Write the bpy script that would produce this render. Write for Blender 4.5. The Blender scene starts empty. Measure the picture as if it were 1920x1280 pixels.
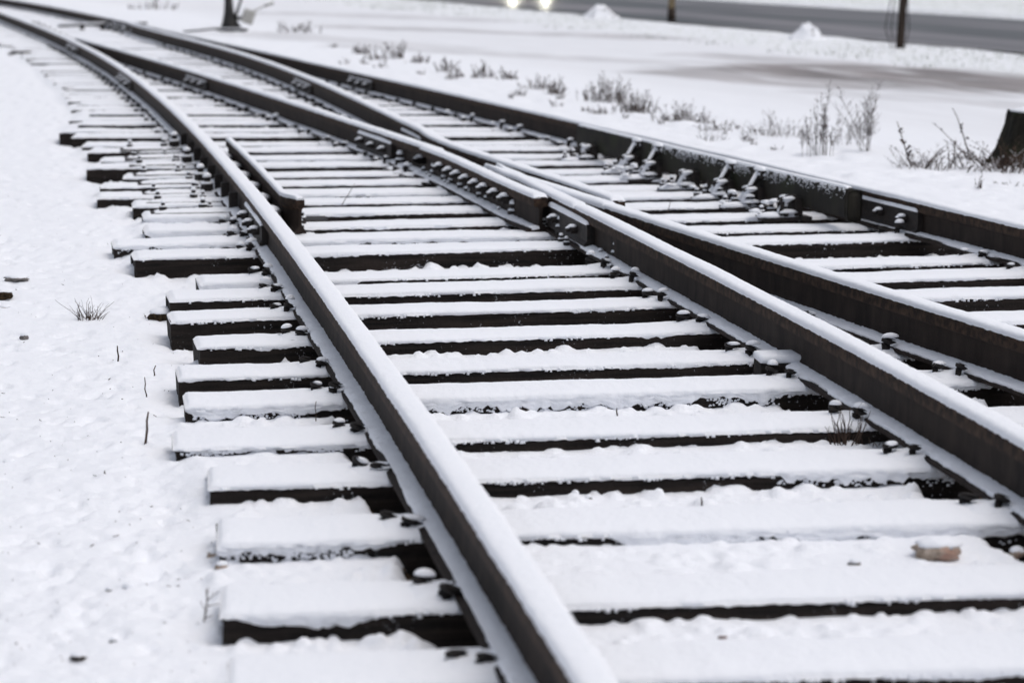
import bpy, bmesh, math, random
import numpy as np
from mathutils import Matrix, Vector

rng = np.random.default_rng(7)
random.seed(7)
SC = bpy.context.scene
COL = SC.collection

# ------------------------------------------------------------------ lens / survey
FPX, TH, RO, HH = 4400.0, 0.16729, 0.00318, 1.283     # focal in px of a 1920 frame, pitch, roll, eye above rail head
ZH = 0.195                                              # rail head above sleeper top (z = 0)
HC = HH + ZH


def gp(px, py, z=0.0):
    """world point at height z seen at photo position (px, py)"""
    u, v = (px - 960) / FPX, (py - 640) / FPX
    c, s = math.cos(RO), math.sin(RO)
    u, v = c * u + s * v, -s * u + c * v
    d = np.array([u, math.cos(TH) - v * math.sin(TH), -math.sin(TH) - v * math.cos(TH)])
    t = (z - HC) / d[2]
    return np.array([d[0] * t, d[1] * t, z])


def zat(px, py, Y):
    """height of the photo position (px, py) on the upright plane at distance Y"""
    u, v = (px - 960) / FPX, (py - 640) / FPX
    c, s = math.cos(RO), math.sin(RO)
    u, v = c * u + s * v, -s * u + c * v
    d = np.array([u, math.cos(TH) - v * math.sin(TH), -math.sin(TH) - v * math.cos(TH)])
    t = Y / d[1]
    return HC + d[2] * t


# ------------------------------------------------------------------ noise
def _h(ix, iy, seed):
    n = (ix.astype(np.int64) * 374761393 + iy.astype(np.int64) * 668265263 + seed * 144665) & 0x7FFFFFFF
    n = ((n ^ (n >> 13)) * 1274126177) & 0x7FFFFFFF
    n = (n ^ (n >> 16)) & 0xFFFF
    return n / 32767.5 - 1.0


def vn(x, y, seed=0):
    x = np.asarray(x, float); y = np.asarray(y, float)
    x, y = np.broadcast_arrays(x, y)
    ix = np.floor(x); iy = np.floor(y)
    fx = x - ix; fy = y - iy
    fx = fx * fx * fx * (fx * (fx * 6 - 15) + 10); fy = fy * fy * fy * (fy * (fy * 6 - 15) + 10)
    a = _h(ix, iy, seed); b = _h(ix + 1, iy, seed); c = _h(ix, iy + 1, seed); d = _h(ix + 1, iy + 1, seed)
    return (a * (1 - fx) + b * fx) * (1 - fy) + (c * (1 - fx) + d * fx) * fy


def fbm(x, y, seed=0, o=3):
    r = 0; a = 1.0; t = 0
    for k in range(o):
        r = r + a * vn(x * 2 ** k + 17.3 * k, y * 2 ** k - 9.1 * k, seed + k); t += a; a *= 0.5
    return r / t


def bumps(x, y, seed, cell=1.0, keep=0.5):
    """rounded stones: 0..1 domes, one per kept cell"""
    x = np.asarray(x, float) / cell; y = np.asarray(y, float) / cell
    x, y = np.broadcast_arrays(x, y)
    ix = np.floor(x); iy = np.floor(y)
    out = np.zeros(x.shape)
    for dx in (-1, 0, 1):
        for dy in (-1, 0, 1):
            cx = ix + dx; cy = iy + dy
            px = cx + 0.5 + 0.38 * _h(cx, cy, seed); py = cy + 0.5 + 0.38 * _h(cx, cy, seed + 5)
            r = 0.32 + 0.2 * _h(cx, cy, seed + 9)
            k = (_h(cx, cy, seed + 13) * 0.5 + 0.5) < keep
            d2 = ((x - px) ** 2 + (y - py) ** 2) / (r * r)
            out = np.maximum(out, np.where(k, np.sqrt(np.clip(1 - d2, 0, 1)) * (r / 0.5), 0))
    return out


def sstep(a, b, x):
    t = np.clip((x - a) / (b - a), 0, 1)
    return t * t * (3 - 2 * t)


# ------------------------------------------------------------------ materials
def nd(nt, t, **kw):
    n = nt.nodes.new(t)
    for k, v in kw.items():
        setattr(n, k, v)
    return n


def base_mat(name, col=(.5, .5, .5), rough=.7, spec=.3, metal=0.0):
    m = bpy.data.materials.new(name); m.use_nodes = True
    b = m.node_tree.nodes['Principled BSDF']
    b.inputs['Base Color'].default_value = (*col, 1); b.inputs['Roughness'].default_value = rough
    b.inputs['Specular IOR Level'].default_value = spec; b.inputs['Metallic'].default_value = metal
    return m, m.node_tree, b


def noisy(name, c1, c2, scale=(20, 20, 20), rough=.7, spec=.3, bump=.3, bscale=60, bdist=.004, detail=6, lo=.35, hi=.65, c3=None, s3=3.0):
    m, nt, b = base_mat(name, c1, rough, spec)
    tc = nd(nt, 'ShaderNodeTexCoord'); mp = nd(nt, 'ShaderNodeMapping'); mp.inputs['Scale'].default_value = scale
    nt.links.new(tc.outputs['Object'], mp.inputs['Vector'])
    n = nd(nt, 'ShaderNodeTexNoise'); n.inputs['Scale'].default_value = 1; n.inputs['Detail'].default_value = detail
    nt.links.new(mp.outputs['Vector'], n.inputs['Vector'])
    r = nd(nt, 'ShaderNodeValToRGB'); e = r.color_ramp.elements
    e[0].position = lo; e[1].position = hi; e[0].color = (*c1, 1); e[1].color = (*c2, 1)
    nt.links.new(n.outputs['Fac'], r.inputs['Fac'])
    out = r.outputs['Color']
    if c3 is not None:
        n3 = nd(nt, 'ShaderNodeTexNoise'); n3.inputs['Scale'].default_value = s3; n3.inputs['Detail'].default_value = 5
        nt.links.new(tc.outputs['Object'], n3.inputs['Vector'])
        r3 = nd(nt, 'ShaderNodeValToRGB'); r3.color_ramp.elements[0].position = .52; r3.color_ramp.elements[1].position = .68
        nt.links.new(n3.outputs['Fac'], r3.inputs['Fac'])
        mx = nd(nt, 'ShaderNodeMixRGB'); mx.inputs['Color2'].default_value = (*c3, 1)
        nt.links.new(r3.outputs['Color'], mx.inputs['Fac']); nt.links.new(out, mx.inputs['Color1']); out = mx.outputs['Color']
    nt.links.new(out, b.inputs['Base Color'])
    if bump:
        nb = nd(nt, 'ShaderNodeTexNoise'); nb.inputs['Scale'].default_value = bscale; nb.inputs['Detail'].default_value = 5
        nt.links.new(tc.outputs['Object'], nb.inputs['Vector'])
        bp = nd(nt, 'ShaderNodeBump'); bp.inputs['Strength'].default_value = bump; bp.inputs['Distance'].default_value = bdist
        nt.links.new(nb.outputs['Fac'], bp.inputs['Height']); nt.links.new(bp.outputs['Normal'], b.inputs['Normal'])
    return m


SNOWC = (.86, .875, .915)


def snow_mat(name):
    m, nt, b = base_mat(name, SNOWC, .75, .25)
    tc = nd(nt, 'ShaderNodeTexCoord')
    n1 = nd(nt, 'ShaderNodeTexNoise'); n1.inputs['Scale'].default_value = 150; n1.inputs['Detail'].default_value = 6
    n2 = nd(nt, 'ShaderNodeTexNoise'); n2.inputs['Scale'].default_value = 45; n2.inputs['Detail'].default_value = 4
    ad = nd(nt, 'ShaderNodeMath', operation='MULTIPLY_ADD'); ad.inputs[1].default_value = .45
    nt.links.new(tc.outputs['Object'], n1.inputs['Vector']); nt.links.new(tc.outputs['Object'], n2.inputs['Vector'])
    nt.links.new(n1.outputs['Fac'], ad.inputs[0]); nt.links.new(n2.outputs['Fac'], ad.inputs[2])
    bp = nd(nt, 'ShaderNodeBump'); bp.inputs['Strength'].default_value = .55; bp.inputs['Distance'].default_value = .007
    nt.links.new(ad.outputs[0], bp.inputs['Height']); nt.links.new(bp.outputs['Normal'], b.inputs['Normal'])
    return m


M = {}
M['snow'] = snow_mat('snow')


def ground_mat():
    m, nt, b = base_mat('snowy_ground', SNOWC, .8, .2)
    tc = nd(nt, 'ShaderNodeTexCoord'); L = nt.links.new

    def noise(sc, det=5, vec=None):
        n = nd(nt, 'ShaderNodeTexNoise'); n.inputs['Scale'].default_value = sc; n.inputs['Detail'].default_value = det
        L(vec or tc.outputs['Object'], n.inputs['Vector']); return n.outputs['Fac']

    def ramp(v, a, b_, c0=(0, 0, 0), c1=(1, 1, 1)):
        r = nd(nt, 'ShaderNodeValToRGB'); r.color_ramp.elements[0].position = a; r.color_ramp.elements[1].position = b_
        r.color_ramp.elements[0].color = (*c0, 1); r.color_ramp.elements[1].color = (*c1, 1); L(v, r.inputs['Fac']); return r.outputs['Color']

    def mix(f, a, b_):
        x = nd(nt, 'ShaderNodeMixRGB'); L(f, x.inputs['Fac']) if not isinstance(f, float) else None
        for s, v in (('Color1', a), ('Color2', b_)):
            if isinstance(v, tuple): x.inputs[s].default_value = (*v, 1)
            else: L(v, x.inputs[s])
        return x.outputs['Color']

    def attr(nm):
        a = nd(nt, 'ShaderNodeAttribute', attribute_name=nm); return a.outputs['Fac']

    def math2(op, a, b_):
        x = nd(nt, 'ShaderNodeMath', operation=op)
        for k, v in ((0, a), (1, b_)):
            if isinstance(v, (int, float)): x.inputs[k].default_value = v
            else: L(v, x.inputs[k])
        x.use_clamp = True
        return x.outputs[0]
    soil = mix(ramp(noise(90, 8), .4, .62), (.026, .018, .012), (.12, .078, .042))
    mpv = nd(nt, 'ShaderNodeMapping', vector_type='TEXTURE'); mpv.inputs['Rotation'].default_value = (0, 0, math.radians(17)); mpv.inputs['Scale'].default_value = (.8, 5, 1)
    L(tc.outputs['Object'], mpv.inputs['Vector'])
    yard = mix(ramp(noise(1.3, 7, mpv.outputs['Vector']), .35, .7), (.17, .155, .155), (.33, .30, .30))
    green = mix(ramp(noise(5, 8), .4, .6), (.26, .32, .20), (.46, .50, .42))
    # soil shows where the mask plus grain passes a threshold
    bare = ramp(math2('ADD', attr('bare'), math2('MULTIPLY', math2('SUBTRACT', noise(55, 6), .5), 1.1)), .45, .6)
    sl = math2('MULTIPLY', attr('slush'), ramp(noise(2.2, 8, mpv.outputs['Vector']), .05, .5))
    gr = math2('MULTIPLY', attr('verge'), ramp(noise(14, 9), .50, .72))
    c = mix(sl, SNOWC, yard); c = mix(gr, c, green); c = mix(bare, c, soil)
    L(c, b.inputs['Base Color'])
    n1 = noise(150, 6); n2 = noise(40, 4)
    ad = nd(nt, 'ShaderNodeMath', operation='MULTIPLY_ADD'); ad.inputs[1].default_value = .45; L(n1, ad.inputs[0]); L(n2, ad.inputs[2])
    bp = nd(nt, 'ShaderNodeBump'); bp.inputs['Strength'].default_value = .6; bp.inputs['Distance'].default_value = .008
    L(ad.outputs[0], bp.inputs['Height']); L(bp.outputs['Normal'], b.inputs['Normal'])
    return m


M['ground'] = ground_mat()
def rail_mat():
    m, nt, b = base_mat('rusty_rail_steel', (.02, .016, .015), .72, .16); L = nt.links.new
    tc = nd(nt, 'ShaderNodeTexCoord'); mp = nd(nt, 'ShaderNodeMapping'); mp.inputs['Scale'].default_value = (16, 16, 5); L(tc.outputs['Object'], mp.inputs['Vector'])
    n = nd(nt, 'ShaderNodeTexNoise'); n.inputs['Scale'].default_value = 1; n.inputs['Detail'].default_value = 7; L(mp.outputs['Vector'], n.inputs['Vector'])
    r = nd(nt, 'ShaderNodeValToRGB'); e = r.color_ramp.elements; e[0].position = .30; e[1].position = .74
    e[0].color = (.0120, .0084, .0070, 1); e[1].color = (.0380, .0270, .0220, 1); L(n.outputs['Fac'], r.inputs['Fac'])
    n2 = nd(nt, 'ShaderNodeTexNoise'); n2.inputs['Scale'].default_value = 34; n2.inputs['Detail'].default_value = 7; L(tc.outputs['Object'], n2.inputs['Vector'])
    r2 = nd(nt, 'ShaderNodeValToRGB'); e = r2.color_ramp.elements; e[0].position = .38; e[1].position = .68
    e[0].color = (.020, .0130, .0100, 1); e[1].color = (.066, .040, .027, 1); L(n2.outputs['Fac'], r2.inputs['Fac'])
    sx = nd(nt, 'ShaderNodeSeparateXYZ'); L(tc.outputs['Object'], sx.inputs[0])
    mr = nd(nt, 'ShaderNodeMapRange'); mr.inputs['From Min'].default_value = .122; mr.inputs['From Max'].default_value = .136; L(sx.outputs['Z'], mr.inputs['Value'])
    mx = nd(nt, 'ShaderNodeMixRGB'); L(mr.outputs[0], mx.inputs['Fac']); L(r.outputs['Color'], mx.inputs['Color1']); L(r2.outputs['Color'], mx.inputs['Color2'])
    L(mx.outputs['Color'], b.inputs['Base Color'])
    bp = nd(nt, 'ShaderNodeBump'); bp.inputs['Strength'].default_value = .45; bp.inputs['Distance'].default_value = .002
    n3 = nd(nt, 'ShaderNodeTexNoise'); n3.inputs['Scale'].default_value = 120; n3.inputs['Detail'].default_value = 5; L(tc.outputs['Object'], n3.inputs['Vector'])
    L(n3.outputs['Fac'], bp.inputs['Height']); L(bp.outputs['Normal'], b.inputs['Normal'])
    return m


M['rail'] = rail_mat()
M['iron'] = noisy('dark_iron', (.009, .0075, .007), (.026, .019, .016), (40, 40, 40), .65, .35, .5, 160, .002)
M['mossy'] = noisy('mossy_guard_iron', (.011, .0095, .008), (.024, .021, .015), (14, 14, 6), .75, .25, .5, 90, .003, c3=(.020, .022, .011), s3=4)
def timber_mat():
    m = noisy('creosoted_timber', (.0055, .0045, .0042), (.027, .020, .0165), (3, 40, 40), .8, .2, .9, 50, .007)
    nt = m.node_tree; b = nt.nodes['Principled BSDF']; L = nt.links.new
    src = b.inputs['Base Color'].links[0].from_socket
    tc = nd(nt, 'ShaderNodeTexCoord'); n = nd(nt, 'ShaderNodeTexNoise'); n.inputs['Scale'].default_value = 75; n.inputs['Detail'].default_value = 8; n.inputs['Roughness'].default_value = .7
    L(tc.outputs['Object'], n.inputs['Vector'])
    n2 = nd(nt, 'ShaderNodeTexNoise'); n2.inputs['Scale'].default_value = 4; n2.inputs['Detail'].default_value = 3; L(tc.outputs['Object'], n2.inputs['Vector'])
    ad = nd(nt, 'ShaderNodeMath', operation='MULTIPLY_ADD'); ad.inputs[1].default_value = .55; L(n2.outputs['Fac'], ad.inputs[0]); L(n.outputs['Fac'], ad.inputs[2])
    r = nd(nt, 'ShaderNodeValToRGB'); r.color_ramp.elements[0].position = .945; r.color_ramp.elements[1].position = 1.0; L(ad.outputs[0], r.inputs['Fac'])
    mx = nd(nt, 'ShaderNodeMixRGB'); mx.inputs['Color2'].default_value = (.5, .51, .54, 1); L(r.outputs['Color'], mx.inputs['Fac']); L(src, mx.inputs['Color1']); L(mx.outputs['Color'], b.inputs['Base Color'])
    return m


M['timber'] = timber_mat()
M['wood'] = noisy('old_wood', (.020, .014, .010), (.075, .050, .032), (60, 60, 6), .85, .2, .7, 70, .005)
M['bark'] = noisy('dark_stump_wood', (.006, .005, .004), (.022, .020, .014), (16, 16, 4), .9, .2, .9, 30, .02, c3=(.018, .023, .010), s3=7)
M['stalk'] = noisy('dead_stalk', (.032, .020, .016), (.105, .072, .056), (30, 30, 8), .9, .1, 0)
M['frost'] = noisy('frosted_stalk', (.30, .27, .26), (.62, .62, .64), (60, 60, 60), .9, .1, 0)
M['straw'] = noisy('dry_grass', (.06, .045, .030), (.19, .15, .10), (30, 30, 8), .9, .1, 0)
M['grass'] = noisy('verge_grass', (.05, .075, .03), (.16, .19, .10), (4, 4, 4), .9, .1, 0)
M['stone'] = noisy('reddish_granite', (.24, .185, .14), (.50, .42, .35), (60, 60, 60), .85, .3, .6, 90, .004, c3=(.33, .19, .145), s3=14)
M['greystone'] = noisy('grey_stone', (.09, .085, .08), (.22, .20, .19), (50, 50, 50), .85, .3, .6, 90, .004)
M['leaf'] = noisy('brown_leaf', (.06, .022, .012), (.14, .055, .030), (60, 60, 60), .8, .2, .4, 100, .002)
M['clod'] = noisy('dark_soil', (.012, .009, .006), (.06, .042, .025), (80, 80, 80), .95, .1, .8, 120, .006)
M['post'] = noisy('weathered_post', (.022, .016, .012), (.060, .045, .036), (20, 20, 3), .9, .2, .7, 50, .006)
M['tanpost'] = noisy('tan_post', (.16, .12, .07), (.34, .27, .17), (20, 20, 3), .9, .2, .7, 50, .006)
M['weight'] = noisy('whitewashed_weight', (.30, .29, .27), (.52, .51, .48), (9, 9, 9), .8, .3, .4, 30, .006)
M['black'] = noisy('black_paint', (.010, .010, .010), (.022, .020, .019), (9, 9, 9), .55, .4, .3, 60, .003)
M['paint'] = noisy('grey_car_paint', (.12, .125, .13), (.14, .145, .15), (2, 2, 2), .3, .5, 0)
M['glass'], _, gb = base_mat('car_glass', (.015, .017, .02), .08, .6)
M['tyre'] = noisy('tyre_rubber', (.012, .012, .012), (.025, .025, .025), (20, 20, 20), .9, .2, .2)


def road_mat():
    m, nt, b = base_mat('wet_asphalt', (.05, .05, .05), .3, .32); L = nt.links.new
    tc = nd(nt, 'ShaderNodeTexCoord'); mp = nd(nt, 'ShaderNodeMapping', vector_type='TEXTURE')
    mp.inputs['Rotation'].default_value = (0, 0, math.radians(17.3)); mp.inputs['Scale'].default_value = (1.3, 22, 1)
    L(tc.outputs['Object'], mp.inputs['Vector'])
    n = nd(nt, 'ShaderNodeTexNoise'); n.inputs['Scale'].default_value = 1.0; n.inputs['Detail'].default_value = 6; L(mp.outputs['Vector'], n.inputs['Vector'])
    r = nd(nt, 'ShaderNodeValToRGB'); r.color_ramp.elements[0].position = .45; r.color_ramp.elements[1].position = .63
    r.color_ramp.elements[0].color = (.020, .0175, .0195, 1); r.color_ramp.elements[1].color = (.19, .175, .188, 1)
    L(n.outputs['Fac'], r.inputs['Fac']); L(r.outputs['Color'], b.inputs['Base Color'])
    r2 = nd(nt, 'ShaderNodeMapRange'); r2.inputs['To Min'].default_value = .22; r2.inputs['To Max'].default_value = .6
    L(n.outputs['Fac'], r2.inputs['Value']); L(r2.outputs['Result'], b.inputs['Roughness'])
    return m


M['road'] = road_mat()
mm, nt, b = base_mat('headlamp_glow', (.9, .9, .8), .3, .5)
b.inputs['Emission Color'].default_value = (1, .97, .80, 1); b.inputs['Emission Strength'].default_value = 420.0
M['lamp'] = mm


# ------------------------------------------------------------------ mesh helpers
def link(name, me, mat, parent=None, loc=(0, 0, 0)):
    o = bpy.data.objects.new(name, me); COL.objects.link(o)
    if mat is not None and not me.materials:
        me.materials.append(mat)
    if parent is not None:
        o.parent = parent
    o.location = loc
    return o


def mesh_np(name, V, F, smooth=True):
    V = np.asarray(V, np.float32).reshape(-1, 3); F = np.asarray(F, np.int32)
    me = bpy.data.meshes.new(name)
    me.vertices.add(len(V)); me.vertices.foreach_set('co', V.ravel())
    k = F.shape[1]
    me.loops.add(F.size); me.loops.foreach_set('vertex_index', F.ravel())
    me.polygons.add(len(F)); me.polygons.foreach_set('loop_start', np.arange(len(F), dtype=np.int32) * k)
    me.polygons.foreach_set('use_smooth', np.full(len(F), smooth))
    me.update(calc_edges=True)
    return me


def mesh_py(name, V, F, smooth=True):
    me = bpy.data.meshes.new(name); me.from_pydata([tuple(v) for v in V], [], [tuple(f) for f in F]); me.update()
    me.polygons.foreach_set('use_smooth', np.full(len(me.polygons), smooth))
    return me


def gridfaces(n, m, closed=False):
    i = np.arange(n - 1)[:, None]; j = np.arange(m if closed else m - 1)[None, :]
    j2 = (j + 1) % m
    a = i * m + j; b = i * m + j2; c = (i + 1) * m + j2; d = (i + 1) * m + j
    return np.stack([a, b, c, d], -1).reshape(-1, 4)


class MB:
    """collects plain shapes into one mesh"""
    def __init__(s): s.V = []; s.F = []

    def add(s, V, F):
        o = len(s.V); s.V += [tuple(map(float, v)) for v in V]; s.F += [tuple(int(i) + o for i in f) for f in F]

    def box(s, c, d, yaw=0.0, tilt=0.0, bev=0.0):
        bm = bmesh.new(); bmesh.ops.create_cube(bm, size=1.0)
        for v in bm.verts: v.co = Vector((v.co.x * d[0], v.co.y * d[1], v.co.z * d[2]))
        if bev: bmesh.ops.bevel(bm, geom=list(bm.edges), offset=bev, segments=2, affect='EDGES', profile=.6)
        R = Matrix.Rotation(yaw, 4, 'Z') @ Matrix.Rotation(tilt, 4, 'Y')
        bm.verts.index_update()
        s.add([R @ v.co + Vector(c) for v in bm.verts], [[v.index for v in f.verts] for f in bm.faces]); bm.free()

    def tube(s, pts, rad, n=6, caps=True):
        P = [Vector(p) for p in pts]; rr = rad if hasattr(rad, '__len__') else [rad] * len(P)
        V = []; F = []
        for i, p in enumerate(P):
            t = (P[min(i + 1, len(P) - 1)] - P[max(i - 1, 0)]).normalized()
            a = t.cross(Vector((0, 0, 1)) if abs(t.z) < .9 else Vector((1, 0, 0))).normalized(); b_ = t.cross(a)
            for k in range(n):
                th = 2 * math.pi * k / n; V.append(p + (a * math.cos(th) + b_ * math.sin(th)) * rr[i])
        for i in range(len(P) - 1):
            for k in range(n):
                F.append((i * n + k, i * n + (k + 1) % n, (i + 1) * n + (k + 1) % n, (i + 1) * n + k))
        if caps:
            F.append(tuple(range(n - 1, -1, -1))); F.append(tuple((len(P) - 1) * n + k for k in range(n)))
        s.add(V, F)

    def dome(s, c, r, h, n=10, rings=4, low=.0, yaw=0, jit=0.0):
        """rounded lump: r = (rx, ry), flat base at c"""
        V = []; F = []
        for i in range(rings + 1):
            ph = math.pi / 2 * i / rings
            for k in range(n):
                th = 2 * math.pi * k / n; q = 1 + jit * random.uniform(-1, 1)
                x = math.cos(th) * math.cos(ph) * r[0] * q; y = math.sin(th) * math.cos(ph) * r[1] * q
                V.append((c[0] + x * math.cos(yaw) - y * math.sin(yaw), c[1] + x * math.sin(yaw) + y * math.cos(yaw), c[2] - low * (1 if i == 0 else 0) + math.sin(ph) * h))
            if i == rings: V = V[:-n] + [(c[0], c[1], c[2] + h)]
        for i in range(rings - 1):
            for k in range(n):
                F.append((i * n + k, i * n + (k + 1) % n, (i + 1) * n + (k + 1) % n, (i + 1) * n + k))
        b_ = (rings - 1) * n
        for k in range(n): F.append((b_ + k, b_ + (k + 1) % n, rings * n))
        F.append(tuple(range(n - 1, -1, -1)))
        s.add(V, F)

    def mesh(s, name, smooth=False): return mesh_py(name, s.V, s.F, smooth)

    def obj(s, name, mat, parent=None, smooth=False, off=None):
        V = s.V
        if off is not None: V = [(v[0] - off[0], v[1] - off[1], v[2] - off[2]) for v in V]
        return link(name, mesh_py(name, V, s.F, smooth), mat, parent)


def tag(o, label=None, cat=None, group=None, kind=None):
    if label: o['label'] = label
    if cat: o['category'] = cat
    if group: o['group'] = group
    if kind: o['kind'] = kind
    return o


def thing(name, label, cat, loc=(0, 0, 0), rz=0.0, group=None):
    o = bpy.data.objects.new(name, None); COL.objects.link(o); o.location = loc; o.rotation_euler = (0, 0, rz)
    o.empty_display_size = .1
    return tag(o, label, cat, group)


# ------------------------------------------------------------------ rail lines (left head edge picked along each rail)
PA = [(1078, 1280), (1042.5, 1227.5), (986, 1137.5), (928, 1040), (793, 840), (746, 769), (690, 682.5), (635.6, 600), (549, 477), (489, 400), (442.5, 342.5), (392.5, 280), (352.5, 242.5), (302.5, 192.5), (252.5, 148.7), (200, 115), (155, 87), (117, 73), (50, 43), (0, 25)]
PB = [(1657.5, 690), (1729, 731), (1822.5, 780), (1916, 832.5), (1249, 472), (1334, 520.6), (1427.5, 571), (1521, 620), (1596, 659), (1180, 434.7), (1242.5, 470.6), (1320.6, 513), (1414, 564)]
PC = [(1560, 522.5), (1654, 554), (1747.5, 584), (1841, 612.5), (1916, 635), (1180, 403.5), (1258, 428), (1336, 455), (1414, 480), (1477, 499), (1390, 470), (1502.5, 505.6)]
PP = [(307.5, 120), (352.5, 134), (415, 152.5), (477.5, 174), (640, 222), (743, 263.6)]
PQ = [(353, 75), (437, 100), (537, 130), (637, 177), (695, 200), (760, 233), (843, 277)]
PD = [(407, 80), (453, 92), (537, 108), (637, 130), (807, 163), (973, 207), (1133, 247), (1587.5, 352), (1762.5, 387.5), (1916, 424.7)]
PS = [(17, 0), (117, 17), (183, 31), (228, 40)]


def world(pts): return np.array([gp(x, y, ZH)[:2] for x, y in pts])


class Path:
    def __init__(s, pts, deg, y0, y1, off=.0365, fix=None, w=None):
        P = np.asarray(pts); s.m = P[:, 1].mean(); s.sd = P[:, 1].std()
        s.pol = np.polyfit((P[:, 1] - s.m) / s.sd, P[:, 0], deg, w=w); s.dp = np.polyder(s.pol)
        s.y0, s.y1, s.off = y0, y1, off

    def slope(s, y): return np.polyval(s.dp, (np.asarray(y, float) - s.m) / s.sd) / s.sd

    def x(s, y):
        y = np.clip(np.asarray(y, float), 4.0, 999) * 1.0
        yy = np.asarray(y, float); sl = s.slope(yy)
        return np.polyval(s.pol, (yy - s.m) / s.sd) + s.off * np.sqrt(1 + sl * sl)

    def sample(s, y0=None, y1=None, k=.0017, mn=.008):
        y0 = s.y0 if y0 is None else y0; y1 = s.y1 if y1 is None else y1
        ys = [y0]
        while ys[-1] < y1: ys.append(ys[-1] + max(mn, k * ys[-1]))
        ys[-1] = y1
        y = np.array(ys); p = np.stack([s.xl(y), y], 1)
        t = np.gradient(p, axis=0); t /= np.linalg.norm(t, axis=1)[:, None]
        return p, np.stack([t[:, 1], -t[:, 0]], 1), t      # points, right normals, tangents

    def xl(s, y):
        """like x() but straight beyond the nearest measured point"""
        y = np.asarray(y, float); ya = s.ya
        base = s.x(np.maximum(y, ya)); sl = s.slope(ya)
        return base + np.minimum(y - ya, 0) * sl

    def at(s, y):
        x = float(s.xl(y)); sl = float(s.slope(max(y, s.ya))); n = math.hypot(1, sl)
        return np.array([x, y]), np.array([1, -sl]) / n, np.array([sl, 1]) / n


WA, WB, WC, WP, WQ, WD, WS = map(world, (PA, PB, PC, PP, PQ, PD, PS))
pa = Path(WA, 5, 2.4, 60); pa.ya = 4.0
pd_ = Path(np.vstack([WD, WS]), 4, 4.0, 70); pd_.ya = 11.0
tip = np.array([[pd_.x(39.0) - .1, 39.0]])
pq = Path(np.vstack([WQ, WB, tip]), 5, 3.0, 39); pq.ya = 6.1
tipp = np.array([[pa.x(32.5) + .045, 32.5]])
pp = Path(np.vstack([WP, WC, tipp]), 4, 4.0, 32.5); pp.ya = 7.8

# ------------------------------------------------------------------ sleepers: front edge as seen left end -> rail A
TIES = [(430, 1292, 900, 1288), (415, 1156, 860, 1146), (410, 1026, 790, 1018), (390, 921, 740, 908), (328, 842, 700, 834), (342, 776, 655, 756), (336, 712, 620, 703), (368, 656, 590, 645), (318, 609, 565, 598), (314, 572, 545, 560),
        (374, 536, 515, 530), (252, 488, 490, 482), (212, 464, 470, 457), (272, 436, 455, 432), (267, 413, 440, 408), (247, 391, 400, 387), (180, 374, 380, 370), (187, 355, 370, 352), (230, 335, 360, 333), (162, 319, 340, 317),
        (185, 304, 335, 302), (163, 288, 330, 286), (150, 276, 320, 274), (133, 260, 305, 259), (110, 250, 300, 249.5), (145, 235, 290, 234.5), (130, 226, 285, 226), (167, 214.5, 275, 214.5)]
ANG_Y = [4, 5, 6.5, 7.5, 9, 11.3, 13, 15, 17, 20, 25, 32, 45, 60]
ANG_D = [5, 6, 8, 10, 12, 12.3, 10.5, 8, 5, 3, 3.5, 6, 10, 14]
tie = []      # dict(x, y, a, w, xl, xr)
for (x1, y1, x2, y2) in TIES:
    a = gp(x1, y1); b = gp(x2, y2)
    ang = math.radians(np.interp(b[1], ANG_Y, ANG_D))
    tie.append(dict(p=b[:2], a=ang, xl=a[0]))
y = tie[-1]['p'][1]
while y < 58:
    y += .59 + random.uniform(-.03, .03)
    ang = math.radians(np.interp(y, ANG_Y, ANG_D))
    x = float(pa.xl(y)); tie.append(dict(p=np.array([x - .3, y]), a=ang, xl=x - random.choice([.62, .7, .8, .95, .68])))
for i, t in enumerate(tie):
    t['w'] = .235 + random.uniform(-.012, .012); t['z'] = random.uniform(-.006, .006) if i > 1 else 0
    xd = float(pd_.xl(t['p'][1] + .4)); t['xr'] = xd + .62 + random.uniform(-.1, .15)
NT = len(tie)


def front(t, x): return t['p'][1] + math.tan(t['a']) * (np.asarray(x) - t['p'][0])


# depth of the bay in front of (camera side of) each sleeper: outside left, between rails, beyond
BAY = {0: (.05, .03, .03), 1: (.056, .030, .02), 2: (.030, .012, .0), 3: (.034, .038, .02), 4: (.012, .026, .03), 5: (.04, .045, .03), 6: (.10, .082, .06), 7: (.07, .05, .03), 8: (.11, .11, .09), 9: (.09, .11, .06), 10: (.04, .075, .08),
       11: (.085, .075, .08), 12: (.022, .03, .09), 13: (.05, .022, .05), 14: (.02, .05, .05), 15: (.07, .045, .035), 16: (.05, .04, .02), 17: (.025, .035, .03), 18: (.03, .03, .03), 19: (.10, .03, .03), 20: (.025, .03, .03), 21: (.07, .03, .03),
       22: (.025, .03, .03), 23: (.07, .03, .03), 24: (.10, .03, .03), 25: (0.03, 0.018, 0.02), 26: (0.015, 0.02, 0.02), 27: (0.035, 0.018, 0.02)}
for i in range(28, NT): BAY[i] = (random.choice([.0, .006, -.004, .012]), random.choice([.004, .010, -.002, .0]), .008)

# yard streaks and brown wet patches: photo line, width in metres, strength
SLUSH = [(1560, 132, 1990, 160, 2.6, .95), (1320, 102, 1560, 118, .8, .5), (1290, 136, 1600, 160, 1.0, .7), (640, 50, 1250, 72, 1.2, .50), (700, 95, 1300, 118, .9, .35), (1400, 120, 1700, 138, .4, .5), (560, 25, 900, 38, 1.6, .4), (1560, 172, 1900, 196, .7, .35), (500, 70, 800, 92, 1.2, .3)]


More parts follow.
